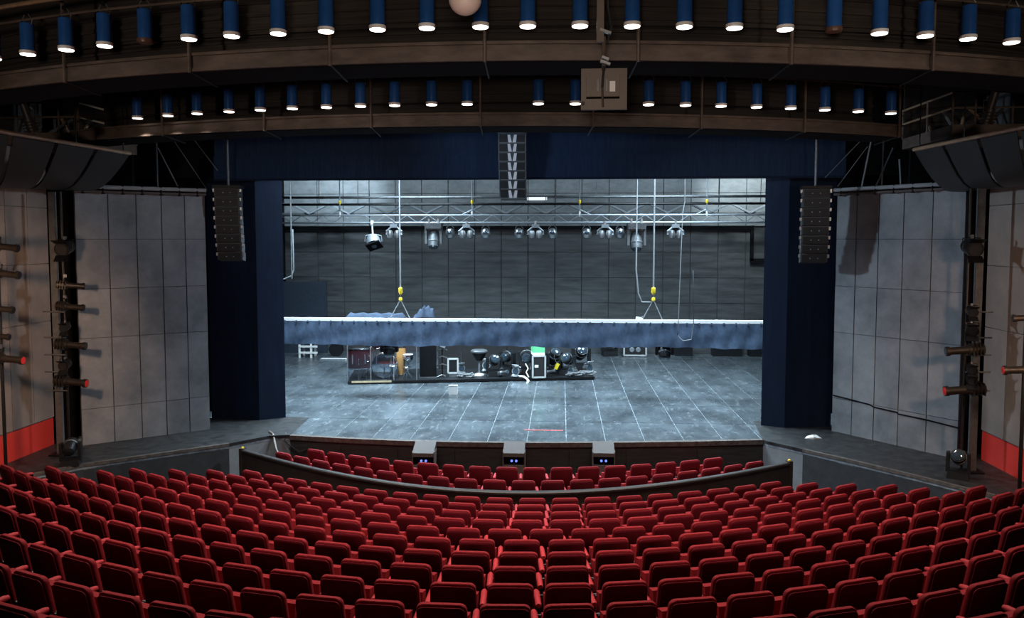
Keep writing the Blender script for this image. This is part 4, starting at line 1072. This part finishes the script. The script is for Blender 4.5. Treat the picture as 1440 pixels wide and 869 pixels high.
t = thing('tube_light', 'white tube fitting on the dark batten by the centre array', 'tube light', (a.x, 27.71, a.z)); MB().bbox(0, b.x - a.x, -0.05, 0.05, -0.05, 0.05).build('diffuser', M['tube'], t, None)
for sx in (0.02, b.x - a.x - 0.05): MB().bbox(sx, sx + .03, -0.055, 0.055, -0.055, 0.055).build('end_cap', M['steel_dull'], t, None)

# black pipe frame and blue flat in the wings at the left
Y = 22.4; a = at(409, 300, Y)
t = thing('wing_pipe', 'upright pale pipe with drooping cable just inside the left leg', 'pipe', (a.x, Y, 0)); MB().cyl((0, 0, at(409, 392, Y).z), (0, 0, 8.9), 0.022, 6).build('pipe', M['steel_dull'], t)
z0 = at(409, 385, Y).z; MB().tube([(0.05, 0, z0 + 1.3), (0.05, 0, z0 + .1), (0.0, 0, z0 - .05), (-0.25, 0, z0 - .16)], 0.02).build('cable', M['cable'], t)
Y = 30.3; a, b = at(404, 396, Y), at(458, 396, Y)
t = thing('blue_flat', 'tall plain blue grey scenery flat by the back wall', 'flat', (0, Y, 0))
xm = (a.x + b.x) / 2
MB().bbox(a.x - .9, b.x, 0, 0.08, 0, a.z).build('cloth_panel', M['blue_flat'], t, None); MB().bbox(b.x - .04, b.x + .02, -.01, 0.1, 0, a.z + .02).build('frame_stile', M['blue_flat'], t, None); MB().tube([(b.x - .3, .09, 1.8), (b.x - .3, 0.6, 0.02)], 0.025).build('brace', M['black_metal'], t)

# ================================================================== GEAR ON STAGE
A, B = onz(489, 541), onz(836, 534)
ux = (B - A).normalized(); uy = Vector((-ux.y, ux.x, 0)); ANG = math.atan2(ux.y, ux.x); LEN = (B - A).length
ZP = 0.10
t = thing('gear_platform', 'low black rolling platform loaded with drums and lights', 'platform', A, (0, 0, ANG))
MB().bbox(0, LEN, 0, 2.2, 0.02, ZP).build('deck', M['black_plastic'], t, None)
MB().bbox(0.12, 1.35, -0.015, 0, 0.055, ZP + 0.01).build('front_edge', M['tan_edge'], t, None)
MB().bbox(1.4, LEN, -0.012, 0, 0.03, ZP).build('front_edge', M['black_metal'], t, None)
for xx in (0.2, LEN / 2, LEN - 0.2):
    for yy in (0.2, 2.0): MB().cyl((xx - .03, yy, 0.03), (xx + .03, yy, 0.03), 0.03, 10).build('caster', M['cable_dark'], t)
def pf(px, py, back=0.0):
    """point of the platform's deck below a pixel, pushed back from the front edge"""
    d = ray(px, py); nrm_ = uy
    k = ((A + uy * back) - CO).dot(nrm_) / d.dot(nrm_)
    P = CO + d * k; return P
def on(px, back): P = pf(px, 520, back); return Vector((P.x, P.y, ZP))
PXM = 24.6 / FPX          # metres per pixel on the platform
# acrylic drum shield
P0 = on(489, 0.06); P1 = on(586, 0.06)
t = thing('drum_shield', 'clear acrylic drum shield standing around the drums', 'screen', P0, (0, 0, ANG))
L_ = (P1 - P0).length
for k in range(3): MB().bbox(L_ * k / 3 + .01, L_ * (k+1) / 3 - .01, 0, 0.012, 0.0, 1.5).build('acrylic_pane', M['acrylic'], t, None)
MB().bbox(-.006, .006, 0.03, 1.5, 0, 1.5).build('acrylic_pane', M['acrylic'], t, None)
for k in (0, 3): MB().bbox(L_ * k / 3 - .015, L_ * k / 3 + .015, -0.01, 0.02, 0, 1.52).build('corner_post', M['steel'], t, None)
for k in (1, 2): MB().bbox(L_ * k / 3 - .008, L_ * k / 3 + .008, -0.006, 0.016, 0, 1.5).build('hinge', M['alu'], t, None)
def drum(name, label, px, back, r, h, z, shell, tilt=0, lay=False, legs=3, group=None):
    P = on(px, back)
    t = thing(name, label, 'drum', (P.x, P.y, ZP), (0, 0, ANG), group)
    q = rot('X', 90) if lay else rot('X', tilt)
    c = Vector((0, 0, z))
    sh = MB().lathe([(r * .98, -h/2), (r, -h/2 + .02), (r, h/2 - .02), (r * .98, h/2)], 22, c, q).build('shell', shell, t)
    for s_ in (-1, 1):
        MB().lathe([(r * 1.03, s_ * h/2 - .02), (r * 1.05, s_ * h/2 - .015), (r * 1.05, s_ * h/2 + .015), (r * 1.03, s_ * h/2 + .02)], 22, c, q).build('hoop', M['chrome'], t)
        MB().lathe([(r, s_ * (h/2 + .004)), (r * .99, s_ * (h/2 + .012))], 22, c, q).build('skin', M['brown_drum'] if lay else M['drum_skin'], t)
    for k in range(6):
        a_ = k * PI / 3; MB().box(c + q @ Vector((r * 1.02 * math.cos(a_), r * 1.02 * math.sin(a_), 0)), (.03, .03, h * .5), q).build('lug', M['chrome'], sh, None)
    for k in range(legs):
        a_ = -PI/2 + 2 * PI * k / max(1, legs); d_ = Vector((math.cos(a_), math.sin(a_), 0))
        MB().tube([c + d_ * r * 1.04 + Vector((0, 0, .02)), Vector((d_.x * r * 1.12, d_.y * r * 1.12, 0.0))], 0.012, 5).build('leg', M['chrome'], t)
    return t
drum('floor_tom', 'big maroon floor tom at the end of the platform', 506, 0.55, 0.38, 0.62, 0.66, M['maroon'])
drum('bass_drum', 'brown bass drum lying on its side between tom and conga', 541, 0.60, 0.38, 0.40, 0.42, M['brown_drum'], lay=True, legs=2)
drum('rack_tom', 'dark maroon rack tom above the bass drum', 526, 1.35, 0.22, 0.26, 1.02, M['maroon'], tilt=20, legs=3)
P = on(564, 0.95)
t = thing('conga', 'orange wooden conga drum behind the shield', 'drum', (P.x, P.y, ZP), (0, 0, ANG))
MB().lathe([(0.09, 0.02), (0.12, 0.25), (0.16, 0.55), (0.15, 0.85), (0.13, 0.92)], 18).build('shell', M['wood'], t); MB().lathe([(0.135, 0.90), (0.145, 0.91), (0.145, 0.95), (0.12, 0.96)], 18).build('hoop', M['chrome'], t); MB().lathe([(0.10, 0.0), (0.10, 0.03), (0.085, 0.04)], 18).build('foot_ring', M['chrome'], t)
P = on(574, 0.8)
t = thing('snare_stand', 'chrome snare drum on a folding tripod stand', 'drum', (P.x, P.y, ZP), (0, 0, ANG))
MB().lathe([(0.17, 0.55), (0.175, 0.57), (0.175, 0.68), (0.17, 0.70)], 18).build('shell', M['chrome'], t); MB().lathe([(0.17, 0.70), (0.165, 0.708)], 18).build('skin', M['drum_skin'], t)
for k in range(3):
    a_ = k * 2.09 + .4; MB().tube([(0, 0, 0.22), (0.24 * math.cos(a_), 0.24 * math.sin(a_), 0)], 0.012, 5).build('leg', M['chrome'], t); MB().tube([(0, 0, 0.4), (0.17 * math.cos(a_), 0.17 * math.sin(a_), 0.55)], 0.012, 5).build('basket_arm', M['chrome'], t)
MB().cyl((0, 0, 0.12), (0, 0, 0.45), 0.015, 6).build('pole', M['chrome'], t)
for px, bk, h_, lab in ((516, 0.40, 0.55, 'short chrome cymbal stand beside the floor tom'), (553, 0.27, 0.40, 'low chrome pedal stand in front of the bass drum'), (572, 0.33, 0.34, 'low chrome stand before the conga')):
    P = on(px, bk); t = thing('chrome_stand', lab, 'stand', (P.x, P.y, ZP), (0, 0, ANG))
    for k in range(3):
        a_ = k * 2.09 + .5; MB().tube([(0, 0, h_ * .75), (0.18 * math.cos(a_), 0.18 * math.sin(a_), 0.0)], 0.014, 5).build('leg', M['chrome'], t)
    MB().cyl((0, 0, 0.05), (0, 0, h_ + .05), 0.014, 6).build('pole', M['chrome'], t)
    MB().lathe([(0.02, h_ + .06), (0.15, h_ + .03), (0.155, h_ + .025), (0.02, h_ + .045)], 16).build('cymbal' if h_ > .5 else 'foot_plate', M['chrome'], t)
P = pf(546, 497, 0.45)
mv = mover('moving_light', 'black moving head hanging low from the border before the drums', (at(545, 478, YB + .1).x, YB + .34, zp - 0.36), 0, tilt=150, s=1.35, hang=True); MB().tube([(0, 0, 0.02), (0, -0.34, 0.36), (0, -0.34, 0.42)], 0.02).build('drop_arm', M['black_metal'], mv)
p = at(936, 480, YB + .1); mv = mover('moving_light', 'black moving head hanging low from the border beside the cable loop', (p.x, YB + .34, zp - 0.36), 0, tilt=150, s=1.38, hang=True); MB().tube([(0, 0, 0.02), (0, -0.34, 0.36), (0, -0.34, 0.42)], 0.02).build('drop_arm', M['black_metal'], mv)
# black speaker panel
P = on(602, 0.35)
t = thing('tall_speaker', 'plain black upright speaker cabinet next to the drums', 'speaker', (P.x, P.y, ZP), (0, 0, ANG))
MB().bbox(-.27, .27, 0, .5, 0, 1.25).build('cabinet', M['black_plastic'], t, None); MB().bbox(-.25, .25, -.015, 0, .05, 1.22).build('grille', M['dark'], t, None); MB().bbox(-.28, .28, -.02, .5, 0, .04).build('plinth', M['steel_dull'], t, None)
# dark backing cloth behind the right half of the platform
P0, P1 = on(616, 2.0), on(745, 2.0)
t = thing('case_stack', 'dark grey equipment case wall at the back of the platform', 'case', P0, (0, 0, ANG)); L_ = (P1 - P0).length
for k in range(4): MB().bbox(L_ * k / 4 + .01, L_ * (k + 1) / 4 - .01, 0, .18, 0, 1.1).build('case_body', M['case_panel'], t, None); MB().bbox(L_ * k / 4 + .0, L_ * (k + 1) / 4, -.01, .19, 1.1, 1.13).build('edge', M['steel_dull'], t, None)
# framed small screen
P = on(637, 0.5)
t = thing('framed_screen', 'small upright screen with a pale frame', 'screen', (P.x, P.y, ZP), (0, 0, ANG))
z0 = .12; w_, h_ = .16, .46
MB().bbox(-w_, w_, 0, .05, z0, z0 + h_).build('screen', M['black_plastic'], t, None)
for (x0, x1, za, zb_) in ((-w_, w_, z0 - .02, z0 + .03), (-w_, w_, z0 + h_ - .03, z0 + h_ + .02), (-w_ - .02, -w_ + .03, z0, z0 + h_), (w_ - .03, w_ + .02, z0, z0 + h_)): MB().bbox(x0, x1, -.02, .06, za, zb_).build('frame_bar', M['case_edge'], t, None)
MB().bbox(-w_ * .8, w_ * .8, -.05, .12, 0, .1).build('foot', M['steel_dull'], t, None)
# small stands and stools
P = on(622, 0.6)
t = thing('cable_stand', 'dark wheeled stand with hanging adapters beside the black speaker', 'stand', (P.x, P.y, ZP), (0, 0, ANG))
MB().cyl((0, 0, .03), (0, 0, 1.05), .02, 6).build('pole', M['black_metal'], t)
for k, z in enumerate((.35, .6, .85, 1.05)): MB().tube([(-.16, 0, z), (0, -.05, z + .06), (.16, 0, z)], .02, 5).build('hook', M['steel_dull'], t)
for k in range(4): MB().tube([(0, 0, .06), (.2 * math.cos(k * PI/2 + .6), .2 * math.sin(k * PI/2 + .6), 0.01)], .015, 5).build('leg', M['steel'], t)
MB().box((.02, -.05, 1.0), (.16, .1, .1), rot('Y', 20)).build('adapter', M['alu'], t, None)
P = on(674, 0.7)
t = thing('round_stool', 'small stool with dark round seat and pale foot', 'stool', (P.x, P.y, ZP), (0, 0, ANG))
MB().lathe([(.26, .74), (.28, .76), (.28, .80), (.24, .83)], 18).build('seat', M['steel_dull'], t); MB().lathe([(.10, .48), (.19, .62), (.24, .74)], 16).build('seat_bracket', M['black_metal'], t); MB().cyl((0, 0, .04), (0, 0, .5), .03, 8).build('column', M['alu'], t); MB().lathe([(.17, 0.0), (.16, .03), (.05, .07)], 16).build('foot', M['white'], t)
for px, bk, s, rz, tl, lab in ((695, .5, 1.4, 15, 70, 'black moving head leaning on the platform with a blue lens'), (714, 1.3, 1.45, -30, 95, 'black moving head with pale ribbed drum beside the stool'), (741, .7, 1.7, 0, 100, 'black moving head with big round lens beside the green topped case'), (779, .9, 1.5, 25, 40, 'black moving head at the cluster right of the flight case'), (798, .45, 1.45, -20, 70, 'black moving head with yellow tag in the cluster'), (817, 1.2, 1.7, 10, 60, 'black moving head with pale head at the platform end')):
    P = on(px, bk); mover('moving_light', lab, (P.x, P.y, ZP), rz, tilt=tl, s=s, hang=False)
P = on(783, .35); t = thing('yellow_tag', 'yellow rubber tag lying on the gear beside the flight case', 'tag', (P.x, P.y, ZP), (0, 0, ANG)); MB().box((0, 0, .30), (.10, .08, .2), rot('Y', 25)).build('tag_body', M['yellow'], t, None); MB().tube([(0, 0, .38), (-.06, .2, .56), (0, .3, .7)], .012).build('strap', M['black_plastic'], t); MB().cyl((0, .02, 0), (.0, .02, .22), .02, 6).build('stem', M['black_plastic'], t)
# flight case with green top
P = on(758, 0.02)
t = thing('flight_case', 'black flight case with pale edges and a green lid box', 'case', (P.x, P.y - .05, ZP), (0, 0, ANG))
w_, h_ = .40, .70; w_ /= 2
b_ = MB().bbox(-w_, w_, 0, .55, 0, h_).build('case_body', M['case_panel'], t, None)
e = .025
for sx in (-1, 1): 
    MB().bbox(sx * w_ - e, sx * w_ + e, -.02, .02, 0, h_).build('edge', M['case_edge'], t, None); MB().bbox(sx * w_ - e, sx * w_ + e, .53, .57, 0, h_).build('edge', M['case_edge'], t, None)
for z in (0.02, h_): MB().bbox(-w_, w_, -.02, .02, z - e, z + e).build('edge', M['case_edge'], t, None)
MB().bbox(-.14, -.02, -.012, .0, h_ * .48, h_ * .6).build('label_card', M['white'], t, None)
MB().bbox(-w_ + .01, w_ - .01, .02, .5, h_ + .02, h_ + .11).build('white_box', M['white'], t, None); MB().bbox(-w_ + .01, w_ - .01, .02, .5, h_ + .11, h_ + .36).build('green_box', M['green'], t, None)
# cables spilling over the platform edge
P = on(741, -0.03); cable('spilled_cable', [(P.x - .35, P.y + .2, ZP + .03), (P.x - .12, P.y + .02, ZP + .05), (P.x, P.y - .06, .09), (P.x + .06, P.y - .14, .03), (P.x + .02, P.y - .4, .02)], .035, M['white'], 'white cable spilling over the platform edge by the flight case')
P = on(741, .08); cable('spilled_cable', [(P.x - .05, P.y, ZP + .45), (P.x + .04, P.y - .03, ZP + .30), (P.x - .02, P.y - .05, ZP + .18), (P.x + .06, P.y - .08, ZP + .03)], .02, M['white'], 'white tangled cord hanging before the big round lens')
for px, bk, lab in ((655, .3, 'grey cable coil lying flat near the small stool'), (808, .22, 'grey cable coil at the right end of the platform'), (826, .3, 'grey cable coil at the outermost platform corner')):
    P = on(px, bk); pts = []
    for k in range(40): a_ = k * .5; r_ = .16 + .05 * math.sin(k * 1.3); pts.append((P.x + 1.4 * r_ * math.cos(a_), P.y + r_ * math.sin(a_), ZP + .025 + .003 * k))
    cable('cable_coil', pts, .022, M['cable'], lab)
for px, bk, sc_, rz, kd, lab in ((705, .28, .95, 40, 'profile', 'silver profile lantern lying beside the blue lensed moving head'), (727, .35, 1.1, -25, 'fresnel', 'silver fresnel lantern standing between moving heads'), (770, .3, .9, 60, 'profile', 'silver profile lantern leaning by the flight case'), (806, .3, 1.0, -50, 'fresnel', 'silver fresnel lantern among the gear right of the flight case'), (826, .75, 1.1, 20, 'fresnel', 'silver fresnel lantern at the platform end'), (648, 1.2, 1.0, 10, 'fresnel', 'silver fresnel lantern behind the framed screen'), (685, 1.5, 1.2, -15, 'fresnel', 'silver fresnel lantern on the case wall side behind the stool')):
    P = on(px, bk); lantern('spare_lantern', lab, (P.x, P.y, ZP + .30 * sc_), math.degrees(ANG) + 180 + rz, 15, kd, sc_, None, M['steel'], M['lens_blue'])
# gear at the back of the stage
for px, py, s, rz, lab in ((857, 500, 1.7, 10, 'black moving head with white base far upstage'),):
    p = onz(px, py); mover('moving_light', lab, (p.x, p.y, 0), rz, tilt=120, s=s, hang=False)
p = onz(893, 502)
t = thing('black_case', 'low black case with white trim far upstage', 'case', (p.x, p.y, 0))
MB().bbox(-.42, .42, 0, .5, .06, .55).build('case_body', M['case_panel'], t, None)
for z in (.06, .53): MB().bbox(-.43, .43, -.02, .02, z - .03, z + .03).build('edge', M['case_edge'], t, None)
for sx in (-.42, .42): MB().bbox(sx - .03, sx + .03, -.02, .02, .06, .53).build('edge', M['case_edge'], t, None)
for sx in (-.3, .3): MB().cyl((sx - .02, .05, .035), (sx + .02, .05, .035), .035, 10).build('caster', M['cable_dark'], t); MB().lathe([(.10, 0), (.08, .02)], 12, (sx * .4, -.02, .28), rot('X', 90)).build('latch', M['alu'], t)
for px0_, px1_, py, h_, lab in ((948, 972, 499, .35, 'dark low box against the back wall'), (1000, 1040, 499, .42, 'dark low box with blue and orange items on top'), (1052, 1068, 500, .45, 'short dark box next to the right leg')):
    a, b = onz(px0_, py), onz(px1_, py); w_ = b.x - a.x
    t = thing('equipment_box', lab, 'box', (a.x, min(a.y, 30.4), 0)); MB().bbox(0, w_, 0, .45, 0, h_).build('box_body', M['black_plastic'], t, None); MB().bbox(-.01, w_ + .01, -.01, .46, h_, h_ + .04).build('lid', M['steel_dull'], t, None)
    if px0_ == 1000:
        MB().box((.15, .1, h_ + .1), (.16, .12, .12)).build('blue_item', M['lens_blue'], t, None); MB().box((w_ * .55, .1, h_ + .12), (.12, .1, .16)).build('orange_item', M['yellow'], t, None)
        for k in range(4): MB().lathe([(.02, .1), (.09, .06), (.1, -.05), (.03, -.1)], 10, (.25 + .2 * k, .05, h_ + .1)).build('lamp_part', M['black_plastic'], t)
p = onz(436, 503)
t = thing('white_trestle', 'white slatted trestle bench far upstage at the left', 'bench', (p.x, p.y, 0))
for sx in (-.40, .05):
    for sy in (0, .5): MB().bbox(sx - .035, sx + .035, sy - .03, sy + .03, 0, .62).build('leg', M['white'], t, None)
for z in (.40, .16): MB().bbox(-.43, .30, -.05, .0, z, z + .07).build('slat', M['white'], t, None)
MB().bbox(-.43, .35, -.05, .55, .58, .62).build('top', M['white'], t, None)
a, b = onz(451, 506), onz(486, 507)
t = thing('pale_board', 'pale blue white board lying on the floor beside the bench', 'board', (a.x, a.y, 0)); MB().bbox(0, b.x - a.x, -.12, .18, 0, .05).build('board', M['white'], t, None); MB().bbox(0, b.x - a.x, -.13, -.12, 0, .055).build('edge', M['alu'], t, None)
a = onz(470, 502)
t = thing('cable_drum', 'dark cable drum standing far upstage at the left', 'cable drum', (a.x, a.y + .3, 0))
for sy in (-.12, .12): MB().lathe([(.26, -.015), (.26, .015)], 18, (0, sy, .26), rot('X', 90)).build('flange', M['black_plastic'], t)
MB().lathe([(.16, -.11), (.16, .11)], 14, (0, 0, .26), rot('X', 90)).build('wound_cable', M['steel_dull'], t)
